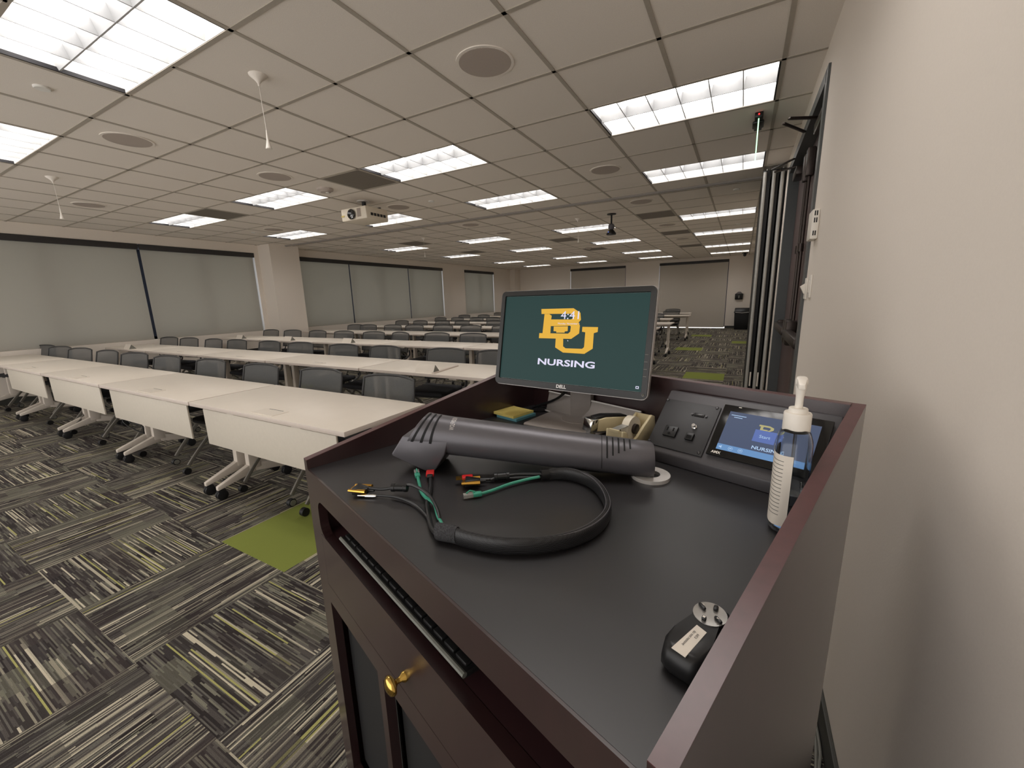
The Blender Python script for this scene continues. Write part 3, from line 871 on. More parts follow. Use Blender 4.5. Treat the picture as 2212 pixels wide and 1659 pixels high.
# ================================================================ CHAIRS
def make_chair(label):
    t = thing('nesting_chair', label, 'chair', (0, 0, 0), 0, 'grey mesh chairs at the tables')
    # seat
    b = MB(); b.box((0, -.02, .455), (.46, .43, .05), bev=.022, seg=3); b.build('seat', M['seat'], t)
    b = MB(); b.box((0, -.01, .424), (.40, .36, .02), bev=.006); b.build('seat_pan', M['chair_frame'], t)
    # backrest: curved mesh inside a thin frame
    def bp(u, v):       # u -1..1 across, v 0..1 up
        w = .25 - .016 * v
        return Vector((u * w, .235 + .05 * v - .028 * (1 - u * u) * -1 + .01 * v * v - .028, .53 + .325 * v - .022 * v * abs(u) ** 3))
    g = MB(); N, Mv = 14, 8
    for yo in (0, .006):
        vs = [[g.bm.verts.new(bp(-1 + 2 * i / N, j / Mv) + Vector((0, yo, 0))) for i in range(N + 1)] for j in range(Mv + 1)]
        for j in range(Mv):
            for i in range(N): g.bm.faces.new((vs[j][i], vs[j][i + 1], vs[j + 1][i + 1], vs[j + 1][i]))
        break
    g.build('back_mesh', M['chair_mesh'], t)
    path = [bp(-1 + 2 * i / 12, 0) for i in range(13)] + [bp(1, j / 6) for j in range(1, 7)] + [bp(1 - 2 * i / 12, 1) for i in range(1, 13)] + [bp(-1, 1 - j / 6) for j in range(1, 6)]
    f = MB(); f.tube(path, .009, 8, closed=True, up=(0, 1, 0)); f.build('back_frame', M['chair_frame'], t)
    for s in (-1, 1):
        a = MB()
        a.tube(spline([(s * .235, .25, .56), (s * .245, .24, .48), (s * .24, .16, .43), (s * .235, .06, .42)], 5), .013, 8); a.build('back_arm', M['chair_frame'], t)
        l = MB(); l.tube(spline([(s * .235, .12, .43), (s * .25, -.03, .36), (s * .262, -.20, .19), (s * .265, -.30, .075)], 5), .010, 8, flat=.017, up=(0, 1, .3))
        lg = l.build('leg', M['chair_leg'], t)
        c = MB()
        c.lathe([(.012, -.016), (.028, -.016), (.028, .016), (.012, .016)], (s * .275, -.315, .0285), n=18, axis='x'); c.build('caster', M['rubber'], lg)
        c = MB(); c.lathe([(.001, 0), (.021, 0), (.021, .004), (.001, .004)], (s * .275 + s * .0165 - (.004 if s < 0 else 0), -.315, .0285), n=16, axis='x'); c.build('caster_hub', M['hub'], lg)
        l = MB(); l.tube(spline([(s * .222, -.14, .425), (s * .232, .02, .33), (s * .24, .19, .18), (s * .242, .275, .075)], 5), .010, 8, flat=.017, up=(0, 1, -.3))
        lg = l.build('leg', M['chair_leg'], t)
        c = MB(); c.lathe([(.012, -.016), (.028, -.016), (.028, .016), (.012, .016)], (s * .25, .29, .0285), n=18, axis='x'); c.build('caster', M['rubber'], lg)
        c = MB(); c.lathe([(.001, 0), (.021, 0), (.021, .004), (.001, .004)], (s * .25 + s * .0165 - (.004 if s < 0 else 0), .29, .0285), n=16, axis='x'); c.build('caster_hub', M['hub'], lg)
    b = MB(); b.cyl((-.235, .04, .425), (.235, .04, .425), .01, n=8); b.build('cross_tube', M['chair_leg'], t)
    return t
CH = [[-8.45, -7.72, -6.95, -6.05, -5.2, -4.36, -3.5, -2.6, -1.81, -1.05],
      [-7.98, -7.27, -6.47, -5.81, -4.93, -4.17, -3.28, -2.57, -1.64, -1.0],
      [-7.76, -7.01, -6.22, -5.45, -4.62, -4.05, -3.2, -2.49, -1.7],
      [-7.09, -6.63, -5.85, -5.2, -4.4, -3.69, -2.95],
      [-7.2, -6.5, -5.77, -5.14, -4.15],
      [-7.14, -6.47, -5.77, -5.2, -.80],
      [-7.4, -6.6, -5.6, -.95],
      [-7.1, -1.5, -.80],
      [-1.75, -.97]]
chair0 = None
for r, xs in enumerate(CH):
    rw = ORD[r] if r else 'front'
    yb = ROWS[r][0] + TD + .155
    for k, x in enumerate(xs):
        far = r >= 5 and x > -2
        if far: lab = 'grey chair at the aisle end of the %s row, right of the monitor' % rw if k == len(xs) - 1 else 'grey chair in the %s row at the monitor edge, beside the aisle end chair' % rw
        elif k == 0: lab = 'grey mesh chair of the %s row nearest the window wall' % rw
        else: lab = 'grey mesh chair of the %s row, %s from the window wall' % (rw, ORD[k])
        rz = random.uniform(-.07, .07)
        if r < 4: rz += .10
        if r == 0: rz = [.30, .27, .25, .14, .2, .12, .08, .06, .05, .03][k]
        if (r, k) == (2, 5): rz = -.2
        yy = yb - .26 + random.uniform(-.015, .02)
        if chair0 is None:
            chair0 = make_chair(lab); chair0.location = (x, yy, 0); chair0.rotation_euler = (0, 0, rz)
        else: dup(chair0, (x, yy, 0), rz, lab)

# loose things among the tables
o = MB().box((0, 0, .006), (.03, .42, .012), bev=.003).build('flat_stick', M['white_edge'])
o.location = (-1.26, .965, ZT); o.rotation_euler = (0, 0, .1)
tag(o, 'pale flat stick lying across the aisle end table of the second row', 'stick')
t = thing('power_cable', 'black looped power cable hanging under the front table row', 'cable', (-4.05, -.45, 0), 0)
b = MB(); b.tube(spline([(-.28, .02, .62), (-.27, 0, .3), (-.22, 0, .235), (-.05, 0, .205), (.15, 0, .19), (.2, 0, .22), (.21, 0, .26), (.05, 0, .27), (-.12, 0, .29), (-.2, .02, .6)], 6), .006, 8); b.build('cord', M['cable'], t)
b = MB(); b.b2((.19, -.012, .19), (.215, .012, .27), bev=.004); b.build('plug', M['plastic_black'], t)

# ================================================================ LECTERN
O = Vector((0.1949, -1.4316, 0.0)); TH = -0.32646565
HS, HF, HR, TK = 0.9749, 0.9983, 1.1474, 0.0212
def DW(x, y, z=HS):
    c, s = math.cos(TH), math.sin(TH)
    return Vector((O.x + x * c - y * s, O.y + x * s + y * c, z))
def desk(name, label, cat, x, y, z=HS, rz=0.0, group=None):
    return thing(name, label, cat, DW(x, y, z), TH + rz, group)
lec = thing('lectern', 'dark mahogany lectern with raised side panels and black worktop', 'lectern', O, TH)
FL, FR, RL, RR = (0, 0), (.9408, 0), (-.0202, .8234), (.9405, .7608)
def yrear(x): return RL[1] + (RR[1] - RL[1]) * (x - RL[0]) / (RR[0] - RL[0])
def xleft(y): return RL[0] * y / RL[1]
def side(name, x0f, x0r, x1f, x1r, y1):
    b = MB()
    for z0f, z0r, z1f, z1r, mi in ((0, 0, HF - .0015, HR - .0015, 0), (HF - .0015, HR - .0015, HF, HR, 1)):
        b.hexa([(x0f, 0, z0f), (x1f, 0, z0f), (x1r, y1, z0r), (x0r, y1, z0r)], [(x0f, 0, z1f), (x1f, 0, z1f), (x1r, y1, z1r), (x0r, y1, z1r)], mi)
    return b.build(name, [M['mahogany'], M['mahogany_edge']], lec, 0)
side('side_panel', 0, RL[0], TK, RL[0] + TK, RL[1])
side('side_panel', FR[0] - TK, RR[0] - TK, FR[0], RR[0], RR[1])
b = MB()
for z0, z1, mi in ((0, HR - .0015, 0), (HR - .0015, HR, 1)):
    q = [(RL[0] + TK, yrear(TK) - TK), (RR[0] - TK, yrear(.92) - TK), (RR[0] - TK, yrear(.92)), (RL[0] + TK, yrear(TK))]
    b.hexa([(x, y, z0) for x, y in q], [(x, y, z1) for x, y in q], mi)
b.build('rear_panel', [M['mahogany'], M['mahogany_edge']], lec, 0)
b = MB(); q = [(TK, .004), (FR[0] - TK, .004), (FR[0] - TK, yrear(.92) - TK), (RL[0] + TK, yrear(.0) - TK)]
b.hexa([(x, y, HS - .028) for x, y in q], [(x, y, HS) for x, y in q]); b.build('worktop', M['laminate'], lec, 0)
X0, X1 = TK, FR[0] - TK
b = MB(); b.b2((X0, 0, .913), (X1, .022, HS - .0004)); b.build('front_fascia', M['mahogany'], lec, 0)
b = MB()
b.b2((X0, 0, .0), (.066, .02, .913)); b.b2((.875, 0, 0), (X1, .02, .913))                     # stiles
b.b2((.066, 0, .632), (.875, .02, .684)); b.b2((.066, 0, .04), (.875, .02, .10))               # rails
for x in (.336, .602): b.b2((x, 0, .10), (x + .026, .02, .632))
for sx, xx in ((1, .066), (-1, .875)):                                                          # rounded corners of the slot
    for zc_, sz in ((.913, -1), (.8225, 1)):
        P = [(xx, 0, zc_)] + [(xx + sx * .03 * (1 - math.sin(a)), 0, zc_ + sz * .03 * (1 - math.cos(a))) for a in (math.pi / 2 * k / 6 for k in range(7))]
        b.prism(P, (0, .02, 0))
b.build('front_frame', M['mahogany'], lec, 0)
dr = MB(); dr.b2((.0705, -.001, .688), (.8705, .02, .822)); drw = dr.build('drawer', M['mahogany'], lec, 0)
k = MB(); k.lathe([(.009, 0), (.009, -.004), (.005, -.009), (.0045, -.016), (.008, -.02), (.0165, -.024), (.0175, -.028), (.014, -.033), (.006, -.036), (.001, -.0365)], (.4715, -.001, .728), n=26, axis='y'); k.build('knob', M['brass'], drw, 60)
b = MB(); b.b2((.066, .014, .684), (.0705, .03, .822)); b.b2((.066, .012, .684), (.875, .03, .6885)); b.build('drawer_gap', mat('groove_red', rgb(40, 10, 12), .7), lec, 0)
b = MB(); b.b2((X0, .021, .806), (X1, .42, .8215)); b.b2((X0, .42, .806), (X1, .43, .947)); b.b2((X0, .021, .8215), (.055, .42, .947)); b.b2((.886, .021, .8215), (X1, .42, .947)); b.b2((X0, .05, .62), (X1, .45, .64)); b.build('keyboard_shelf', mat('shelf_maroon', rgb(46, 20, 24), .6), lec, 0)
for x0, x1 in ((.066, .336), (.362, .602), (.628, .875)):
    b = MB(); b.b2((x0, .032, .10), (x1, .036, .632)); b.build('mesh_panel', M['mesh_black'], lec, 0)
b = MB(); b.b2((X0, .5, .03), (X1, .51, .94)); b.b2((X0, .02, .02), (X1, .5, .04)); b.build('inner_back', M['dark_inside'], lec, 0)
b = MB(); b.annulus((.066, .762, HS), .027, .036, .005, 28); b.lathe([(.001, .0002), (.027, .0002)], (.066, .762, HS), cap=False); b.build('cable_grommet', M['plastic_black'], lec)

# keyboard and pad in the slot
t = desk('keyboard', 'black keyboard lying in the open slot under the worktop', 'keyboard', .40, .10, .8215)
b = MB(); b.hexa([(-.237, -.085, .018), (.237, -.085, .018), (.237, .075, .0), (-.237, .075, .0)], [(-.237, -.085, .030), (.237, -.085, .030), (.237, .075, .018), (-.237, .075, .018)], bev=.003); b.build('case', M['plastic_black'], t)
b = MB(); b.tube([(-.237, -.086, .026), (.237, -.086, .026)], .0045, 8); b.build('front_edge', mat('key_edge', rgb(120, 122, 116), .35, metal=.3), t)
for r in range(5):
    for c in range(15):
        kk = MB(); kk.box((-.217 + c * .031, -.066 + r * .031, .0315 - r * .0022), (.027, .026, .008), bev=.003)
        kk.build('key', M['plastic_black'], t)
o = MB().box((0, 0, .0105), (.13, .034, .021), bev=.010, seg=3).build('wrist_pad', mat('pad_black', rgb(30, 30, 32), .7))
o.location = DW(.46, .022 + .022, .8215); o.rotation_euler = (0, 0, TH)
tag(o, 'dark rounded wrist pad lying in front of the keyboard in the slot', 'wrist pad')

# cords behind the lectern
for k, (p, lab) in enumerate((([(1.40, -.60, .012), (1.404, -.69, .02), (1.392, -.80, .012), (1.37, -.95, .006), (1.36, -1.2, .006)], 'pale grey cord on the floor between lectern and wall, nearest the lectern'),
                              ([(1.412, -.58, .012), (1.41, -.73, .02), (1.40, -.80, .01), (1.39, -1.0, .005), (1.385, -1.2, .005)], 'thin grey cord on the floor next to the baseboard behind the lectern'))):
    o = MB().tube(spline(p, 6), .0045, 8).build('floor_cord', M['hub']); tag(o, lab, 'cord', 'cords behind the lectern')

# ---------------------------------------------------------------- monitor
MY = -.11; TILT = .2
mon = thing('computer_monitor', 'black framed computer monitor showing a green screen on the lectern', 'monitor', (.6788, -.8075, HS), MY)
b = MB()
q = [(-.135, -.125), (.115, -.125), (.125, .065), (-.125, .065)]
b.hexa([(x, y, 0) for x, y in q], [(x * .985, y * .98, .010) for x, y in q], bev=.006); b.lathe([(.058, .0098), (.057, .0115)], (0, .0, 0), n=32); b.build('stand_base', M['stand'], mon)
b = MB(); b.box((0, .025, .16), (.074, .04, .31), bev=.006); b.build('stand_column', M['stand'], mon)
PW, PH = .49, .294
pc = Vector((.6683, -.8878, 1.2433))
Rl = Matrix.Rotation(-MY, 3, 'Z') @ (pc - Vector((.6788, -.8075, HS)))
tilt = Matrix.Translation(Rl) @ Matrix.Rotation(-TILT, 4, 'X')
def scr(u, v, d=0):       # u, v in 0..1 over the lit screen
    x = -PW / 2 + .015 + u * (PW - .031); z = -PH / 2 + .019 + v * (PH - .035)
    return tilt @ Vector((x, -d, z))
def rrect(w, h, r, y, cx=0, cz=0, n=5):
    P = []
    for sx, sz, a0 in ((1, 1, 0), (-1, 1, 90), (-1, -1, 180), (1, -1, 270)):
        for k in range(n + 1):
            a = math.radians(a0 + 90 * k / n)
            P.append((cx + sx * (w / 2 - r) + r * math.cos(a), y, cz + sz * (h / 2 - r) + r * math.sin(a)))
    return P
b = MB(); b.rings([rrect(PW - .012, PH - .012, .012, .045), rrect(PW, PH, .014, .02), rrect(PW + .004, PH + .004, .016, .008), rrect(PW + .004, PH + .004, .016, .002)]); b.xform(tilt); b.build('rear_housing', M['silver'], mon)
b = MB()
A = rrect(PW, PH, .014, .002); Bq = rrect(PW, PH, .014, -.004); Cq = rrect(PW - .028, PH - .032, .003, -.005, cz=.0015); Dq = rrect(PW - .030, PH - .034, .003, .001, cz=.0015)
b.rings([A, Bq, Cq, Dq], cap=False); b.xform(tilt); b.build('bezel', M['bezel'], mon)
b = MB(); b.poly([scr(0, 0, -.0005), scr(1, 0, -.0005), scr(1, 1, -.0005), scr(0, 1, -.0005)]); screen = b.build('screen', M['scr'], mon, 0)
def flat(name, polys, m, parent, d, f):
    b = MB()
    for P in polys:
        fc = b.poly([f(u, v, d) for u, v in P])
    bmesh.ops.triangulate(b.bm, faces=b.bm.faces)
    return b.build(name, m, parent, 0)
# emblem, drawn from strips so the holes stay open
strips = [
 [(.293, .8447), (.5283, .8497), (.5134, .7891), (.2973, .787)], [(.5283, .8497), (.5781, .799), (.5272, .7705), (.5134, .7891)], [(.5781, .799), (.5864, .7219), (.5282, .7379), (.5272, .7705)],
 [(.5864, .7219), (.5718, .6917), (.5147, .656), (.5181, .7248), (.5282, .7379)], [(.5718, .6917), (.583, .6575), (.5211, .6452), (.5147, .656)], [(.583, .6575), (.5825, .5717), (.5197, .5884), (.5211, .6452)],
 [(.5825, .5717), (.5311, .5083), (.506, .566), (.5197, .5884)], [(.5311, .5083), (.2938, .5041), (.2932, .5631), (.506, .566)], [(.318, .5642), (.3775, .5601), (.3742, .7241), (.3756, .7659), (.3569, .7853), (.3205, .7856)],
 [(.3742, .7241), (.5181, .7248), (.5147, .656), (.3762, .6472)], [(.398, .6443), (.4999, .6491), (.5017, .5954), (.481, .5891), (.4806, .5758), (.4209, .5733), (.4198, .5889), (.3998, .5904)]]
ustr = [[(.4205, .5105), (.4748, .5093), (.4791, .4211), (.4224, .4052)], [(.4224, .4052), (.4791, .4211), (.4984, .4007), (.4821, .3517)], [(.4821, .3517), (.4984, .4007), (.6126, .4044), (.6304, .3507)],
        [(.6304, .3507), (.6126, .4044), (.6244, .4247), (.6826, .4118)], [(.6826, .4118), (.6244, .4247), (.6234, .5863), (.6803, .5792)], [(.6011, .5917), (.6006, .6451), (.7041, .6447), (.7047, .5928), (.6803, .5792), (.6234, .5863)]]
flat('emblem', strips + ustr, M['scr_gold'], screen, .0004, scr)
box_ = lambda u0, u1, v0, v1, d, f: (lambda u, v: f(u0 + (u1 - u0) * u, v0 + (v1 - v0) * v, d))
lettering('screen_word', 'NURSING', box_(.3016, .7065, .197, .271, .0006, scr), M['scr_white'], screen, .025)
lettering('screen_clock', '4:41', box_(.4435, .571, .728, .818, .0008, scr), M['scr_white'], screen, .0)
lettering('screen_date', 'Monday, November 1', box_(.4273, .578, .664, .688, .0008, scr), M['scr_white'], screen, .0)
flat('cursor', [[(.505, .496), (.513, .486), (.509, .478)], [(.968, .03), (.986, .03), (.986, .056), (.968, .056)]], M['scr_white'], screen, .0008, scr)
flat('cursor', [[(.972, .036), (.982, .036), (.982, .05), (.972, .05)]], M['scr'], screen, .001, scr)
pz = lambda x0, x1, z0, z1: (lambda u, v: tilt @ Vector((x0 + (x1 - x0) * u, -.0056, z0 + (z1 - z0) * v)))
lettering('maker_badge', 'DELL', pz(-.018, .014, -PH / 2 + .0055, -PH / 2 + .0155), M['white_metal'], mon, .03)
b = MB()
for k in range(4): b.box((PW / 2 - .0085, -.0058, -PH / 2 + .06 + k * .019), (.009, .002, .0012))
b.lathe([(.0022, 0), (.0034, -.0008), (.0034, 0)], (PW / 2 - .0085, -.0056, -PH / 2 + .012), n=14, axis='y'); b.xform(tilt); b.build('buttons', M['hub'], mon)
b = MB()
for dx, r in ((0, .0045), (.018, .004)):
    b.tube(spline([(-.03 + dx, .02, .165), (-.04 + dx, -.01, .115), (-.07, .01, .075), (-.12, .035, .045), (-.165, .05, .025), (-.20, .06, .010)], 7), r, 8)
b.tube(spline([(-.03, 0, .135), (0, -.02, .115), (.02, -.02, .12), (.03, .0, .15)], 6), .005, 8); b.build('cables', M['cable'], mon)

# flat metal panel leaning behind the stand
t = desk('metal_panel', 'grey metal panel with pale edges leaning behind the monitor stand', 'metal panel', .285, .752, HS, -.06)
Rx = Matrix.Rotation(-.25, 3, 'X')
b = MB(); b.box(Rx @ Vector((0, 0, .036)), (.37, .008, .068), rot=Rx, bev=.002); b.build('plate', M['stand'], t)
b = MB(); b.tube([Rx @ Vector((-.185, -.004, .071)), Rx @ Vector((.185, -.004, .071))], .0028, 8); b.build('top_edge', M['white_metal'], t)
b = MB(); b.tube([Rx @ Vector((-.186, -.006, .004)), Rx @ Vector((.185, -.006, .004))], .0028, 8); b.build('bottom_lip', M['white_metal'], t)

# sticky notes
t = desk('sticky_note_pad', 'blue sticky note pad under the yellow pad, left of the monitor', 'note pad', .066, .650, HS, .06)
b = MB(); b.box((0, 0, .0045), (.092, .096, .009), bev=.0008); b.build('pad', M['note_blue'], t, 0)
t = desk('sticky_note_pad', 'yellow sticky note pad on top of the blue pad', 'note pad', .053, .650, HS + .009, .05)
b = MB()
n = 8
for zo, sgn in ((.0, 0), (.006, 1)):
    pass
R = []
for i in range(n + 1):
    x = -.047 + .094 * i / n; lift = .006 * max(0, abs(i / n - .5) * 2 - .5) ** 2
    R.append([(x, -.049, 0), (x, .049, 0), (x, .049, .007 + lift * .6), (x, -.049, .007 + lift)])
b.rings(R); b.build('pad', M['note_yellow'], t, 0)

# ---------------------------------------------------------------- document camera lying on the worktop
ax = Vector((.8052, .5930, 0)); nb = Vector((-.5930, .8052, 0))        # along the tube, away from the viewer
org = Vector((.24, .198, 0)) + nb * .040
dc = desk('document_camera', 'long graphite document camera arm folded down on the worktop', 'document camera', org.x, org.y, HS, math.atan2(ax.y, ax.x))
# local: x along the tube, y away from the viewer
def axis_z(s): return .0835 + (.0380 - .0835) * (s + .03) / .54
def rad(s): return .0465 + (.0405 - .0465) * (s + .03) / .54
def shear(s): return .72 * max(0.0, min(1.0, (.05 - s) / .085))
def surf(s, a, dr=0.0):
    r = rad(s) + dr
    z = r * math.sin(a)
    return Vector((s + shear(s) * (z - r * .1), r * math.cos(a), max(axis_z(s) + z, .0015 if s < .44 else .009)))
NS = 28
secs = [-.034, -.03, -.02, 0, .03, .06, .12, .2, .3, .4, .47, .505, .512]
b = MB()
R = []
for i, s in enumerate(secs):
    sh = (-.006 if i in (0,) else 0) + (-.004 if i == len(secs) - 1 else 0)
    R.append([surf(s, 2 * math.pi * k / NS, sh) for k in range(NS)])
b.rings(R); b.build('arm_tube', M['graphite'], dc, 50)
b = MB()
prof = [(-.050, .086), (-.0815, .041), (-.080, .036), (.002, .0012), (.024, .0032), (.050, .044), (.062, .080)]
b.hexa([(x, -.0455, z) for x, z in prof], [(x, .0455, z) for x, z in prof], bev=.007, seg=3); b.build('camera_head', M['graphite'], dc, 50)
for k in range(3):
    s0 = -.022 + k * .020
    b = MB(); b.rings([[surf(s0 + da, a, .0004) for da in (0, .0055)] + [surf(s0 + .0055 - da, a, .0012) for da in (0, .0055)] for a in (math.pi * (.46 + .56 * q / 14) + math.pi * .04 for q in range(15))])
    b.build('vent_slot', M['slot'], dc, 0)
for k in range(5):
    s0 = .412 + k * .012
    b = MB(); b.rings([[surf(s0 + da, a, .0004) for da in (0, .0032)] + [surf(s0 + .0032 - da, a, .001) for da in (0, .0032)] for a in (math.pi * (.52 + (.42 - .05 * k) * q / 12) for q in range(13))])
    b.build('vent_slot', M['slot'], dc, 0)
b = MB(); b.rings([[surf(.402 + da, a, dd) for da, dd in ((0, .0003), (.0012, .0003), (.0012, .0006), (0, .0006))] for a in (math.pi * (.3 + .85 * q / 20) for q in range(21))]); b.build('seam', M['slot'], dc, 0)
lettering('maker_word', 'WOLFVISION', lambda u, v: surf(.062 - .011 * v + .011, math.pi * (.80 - .28 * u), .0006), M['white_metal'], dc, .0)
b = MB(); b.lathe([(.0015, 0), (.0035, .0006)], (.49, -.0375, .035), n=14, axis='y'); b.b2((.499, -.0385, .030), (.507, -.0365, .036)); b.build('lock_port', M['slot'], dc, 0)
b = MB(); b.annulus((.508, -.004, .0), .020, .041, .008, 40); b.build('base_ring', M['white_metal'], dc)
b = MB(); b.lathe([(.019, .001), (.019, .014)], (.490, -.004, 0), n=24); b.build('pivot', M['plastic_black'], dc)

# ---------------------------------------------------------------- cable bundle
cb = thing('cable_bundle', 'black braided cable loop with open plug ends on the worktop', 'cable bundle', O, TH)
z0 = HS + .0152
loop = [(.5236, .078, z0), (.552, .086, z0), (.60, .111, z0), (.642, .150, z0), (.670, .198, z0), (.680, .252, z0), (.668, .308, z0), (.634, .352, z0), (.586, .386, z0), (.545, .396, z0), (.508, .388, z0), (.484, .370, z0 - .004), (.469, .352, z0 - .006)]
b = MB(); P = spline(loop, 6)
b.tube(P, .0066, 12, flat=.0150); b.build('braided_sleeve', M['braid'], cb, 60)
b = MB()
for k in (-1, 0, 1): b.tube([p + Vector((0, 0, .0136)) + Vector((k * .003, k * .002, -abs(k) * .001)) for p in P], .0012, 6)
b.build('sleeve_ridge', M['graphite'], cb)
b = MB(); b.tube([(.500, .066, HS + .015), (.510, .071, HS + .0155), (.524, .078, HS + .016), (.536, .082, HS + .016)], [.0105, .012, .0115, .009], 12, flat=.0155); b.build('cable_tie', mat('hook_loop', rgb(56, 56, 58), .9, var=.5, scale=400, bump=.8), cb)
b = MB(); b.tube([(.478, .364, HS + .012), (.468, .350, HS + .012)], .010, 10, flat=.014); b.build('cable_tie', M['plastic_black'], cb)
def cord(name, pts, r, m, z=HS + .0055, dz=None):
    P = [(p[0], p[1], p[2] if len(p) > 2 else z) for p in pts]
    b = MB(); b.tube(spline(P, 6), r, 8); return b.build(name, m, cb)
h = HS
cord('cord', [(.262, .052, h + .016), (.284, .072, h + .014), (.31, .097, h + .02), (.335, .112, h + .026), (.385, .118, h + .022), (.432, .108, h + .014), (.466, .092, h + .008), (.498, .068, h + .008)], .0032, M['cable'])
cord('cord', [(.284, .056, h + .006), (.322, .080, h + .007), (.366, .092, h + .006), (.412, .090, h + .006), (.455, .080, h + .006), (.503, .064, h + .007)], .0026, M['cable'])
cord('cord', [(.285, .182, h + .008), (.32, .163, h + .007), (.352, .142, h + .006), (.390, .112, h + .006), (.440, .086, h + .006), (.478, .070, h + .008), (.508, .064, h + .012)], .0045, M['cable'])
cord('green_cord', [(.262, .163, h + .006), (.30, .146, h + .006), (.335, .130, h + .006), (.372, .120, h + .009), (.408, .117, h + .010), (.452, .098, h + .008), (.51, .078, h + .012)], .0033, M['green_cable'])
cord('cord', [(.40, .262, h + .008), (.408, .286, h + .010), (.430, .318, h + .012), (.468, .352, h + .014)], .0034, M['cable'])
cord('cord', [(.372, .236, h + .008), (.396, .268, h + .006), (.424, .305, h + .006), (.468, .350, h + .008)], .0030, M['cable'])
cord('green_cord', [(.432, .206, h + .006), (.438, .24, h + .006), (.443, .28, h + .007), (.455, .32, h + .008), (.468, .345, h + .010)], .0033, M['green_cable'])
def oriented(bld, at, d, z):
    a = math.atan2(d[1], d[0])
    bld.xform(Matrix.Translation((at[0], at[1], z)) @ Matrix.Rotation(a, 4, 'Z'))
def ferrite(at, d, z):
    b = MB(); b.lathe([(.004, -.017), (.009, -.0165), (.009, -.010), (.0082, -.009), (.0082, .009), (.009, .010), (.009, .0165), (.004, .017)], n=14, axis='x'); oriented(b, at, d, z); b.build('ferrite_core', M['plastic_black'], cb)
ferrite((.31, .096), (.05, .045), h + .018); ferrite((.409, .287), (.02, .03), h + .011)
def vga(at, d, z):
    b = MB(); b.hexa([(-.014, -.015, -.008), (.018, -.006, -.006), (.018, .006, -.006), (-.014, .015, -.008)], [(-.014, -.015, .008), (.018, -.006, .006), (.018, .006, .006), (-.014, .015, .008)], bev=.003); b.lathe([(.0045, .016), (.003, .03)], n=10, axis='x'); oriented(b, at, d, z); p = b.build('video_plug', M['plastic_black'], cb)
    b = MB()
    for s in (-1, 1): b.lathe([(.003, -.021), (.0035, -.012), (.0045, .012), (.0045, .018)], (0, s * .0125, .002), n=10, axis='x')
    b.b2((-.02, -.008, -.004), (-.013, .008, .004)); oriented(b, at, d, z); b.build('gold_screws', M['gold'], p)
vga((.246, .041), (.05, .035), h + .011); vga((.382, .226), (.04, .05), h + .011)
b = MB(); b.lathe([(.0017, -.022), (.0022, -.006), (.0042, -.005), (.0042, .012), (.003, .018)], n=10, axis='x'); oriented(b, (.272, .044), (.05, .045), h + .005); b.build('audio_plug', M['chrome'], cb)
b = MB(); b.box((0, 0, 0), (.026, .018, .009), bev=.0025); oriented(b, (.279, .186), (.03, -.02), h + .010); p = b.build('red_plug', M['red'], cb)
b = MB(); b.box((.017, 0, 0), (.014, .013, .009), bev=.003); oriented(b, (.279, .186), (.03, -.02), h + .010); b.build('plug_boot', M['plastic_black'], p)
b = MB(); b.box((0, 0, 0), (.024, .016, .008), bev=.0025); oriented(b, (.364, .228), (.02, .03), h + .014); p = b.build('red_plug', M['red'], cb)
b = MB(); b.box((-.018, 0, 0), (.014, .011, .004)); oriented(b, (.364, .228), (.02, .03), h + .014); b.build('plug_tip', M['gold'], p)
M['clear'] = mat('clear_plastic', rgb(214, 214, 208), .15, trans=.6)
def rj(at, d, z):
    b = MB(); b.box((-.012, 0, 0), (.020, .0115, .008), bev=.001); oriented(b, at, d, z); p = b.build('network_plug', M['clear'], cb)
    b = MB(); b.box((.006, 0, 0), (.02, .012, .009), bev=.003); b.tube([(-.016, 0, .005), (-.008, 0, .010), (.002, 0, .006)], .0015, 6); oriented(b, at, d, z); b.build('green_boot', M['green_cable'], p)
rj((.256, .166), (.04, -.018), h + .007); rj((.427, .198), (.013, .025), h + .007)

# ---------------------------------------------------------------- stapler and tape dispenser
t = desk('stapler', 'chrome nosed stapler standing between monitor base and tape dispenser', 'stapler', .408, .590, HS, -.30)
# local y runs to the back
b = MB(); b.box((0, .07, .006), (.036, .155, .012), bev=.003); b.build('base', M['plastic_black'], t)
b = MB(); b.box((0, .018, .0135), (.022, .03, .003)); b.build('anvil', M['chrome'], t)
def slab(x0, x1, prof):
    b = MB(); b.hexa([(x0, y, z) for y, z in prof], [(x1, y, z) for y, z in prof], bev=.003); return b
b = slab(-.0145, .0145, [(.012, .036), (.15, .018), (.15, .03), (.012, .048)]); b.build('magazine', M['chrome'], t)
b = slab(-.018, .018, [(.0, .042), (.03, .040), (.155, .026), (.155, .046), (.12, .066), (.05, .074), (.012, .070)]); b.build('arm', M['beige'], t)
b = slab(-.0192, .0192, [(-.004, .040), (.02, .040), (.026, .076), (.004, .074)]); b.build('nose_cap', M['chrome'], t)
b = slab(-.013, .013, [(.02, .0735), (.16, .046), (.16, .052), (.12, .070), (.05, .080), (.02, .078)]); b.build('top_cap', M['plastic_black'], t)
b = MB(); b.b2((-.010, .004, .0155), (.010, .02, .040)); b.build('staple_head', M['chrome'], t)

t = desk('tape_dispenser', 'beige tape dispenser with a clear roll, right of the stapler', 'tape dispenser', .514, .556, HS, .02)
out = [(0, 0), (.165, 0), (.168, .018), (.156, .080), (.138, .087), (.104, .066), (.074, .043), (.050, .035), (.030, .044), (.018, .070), (.002, .075)]
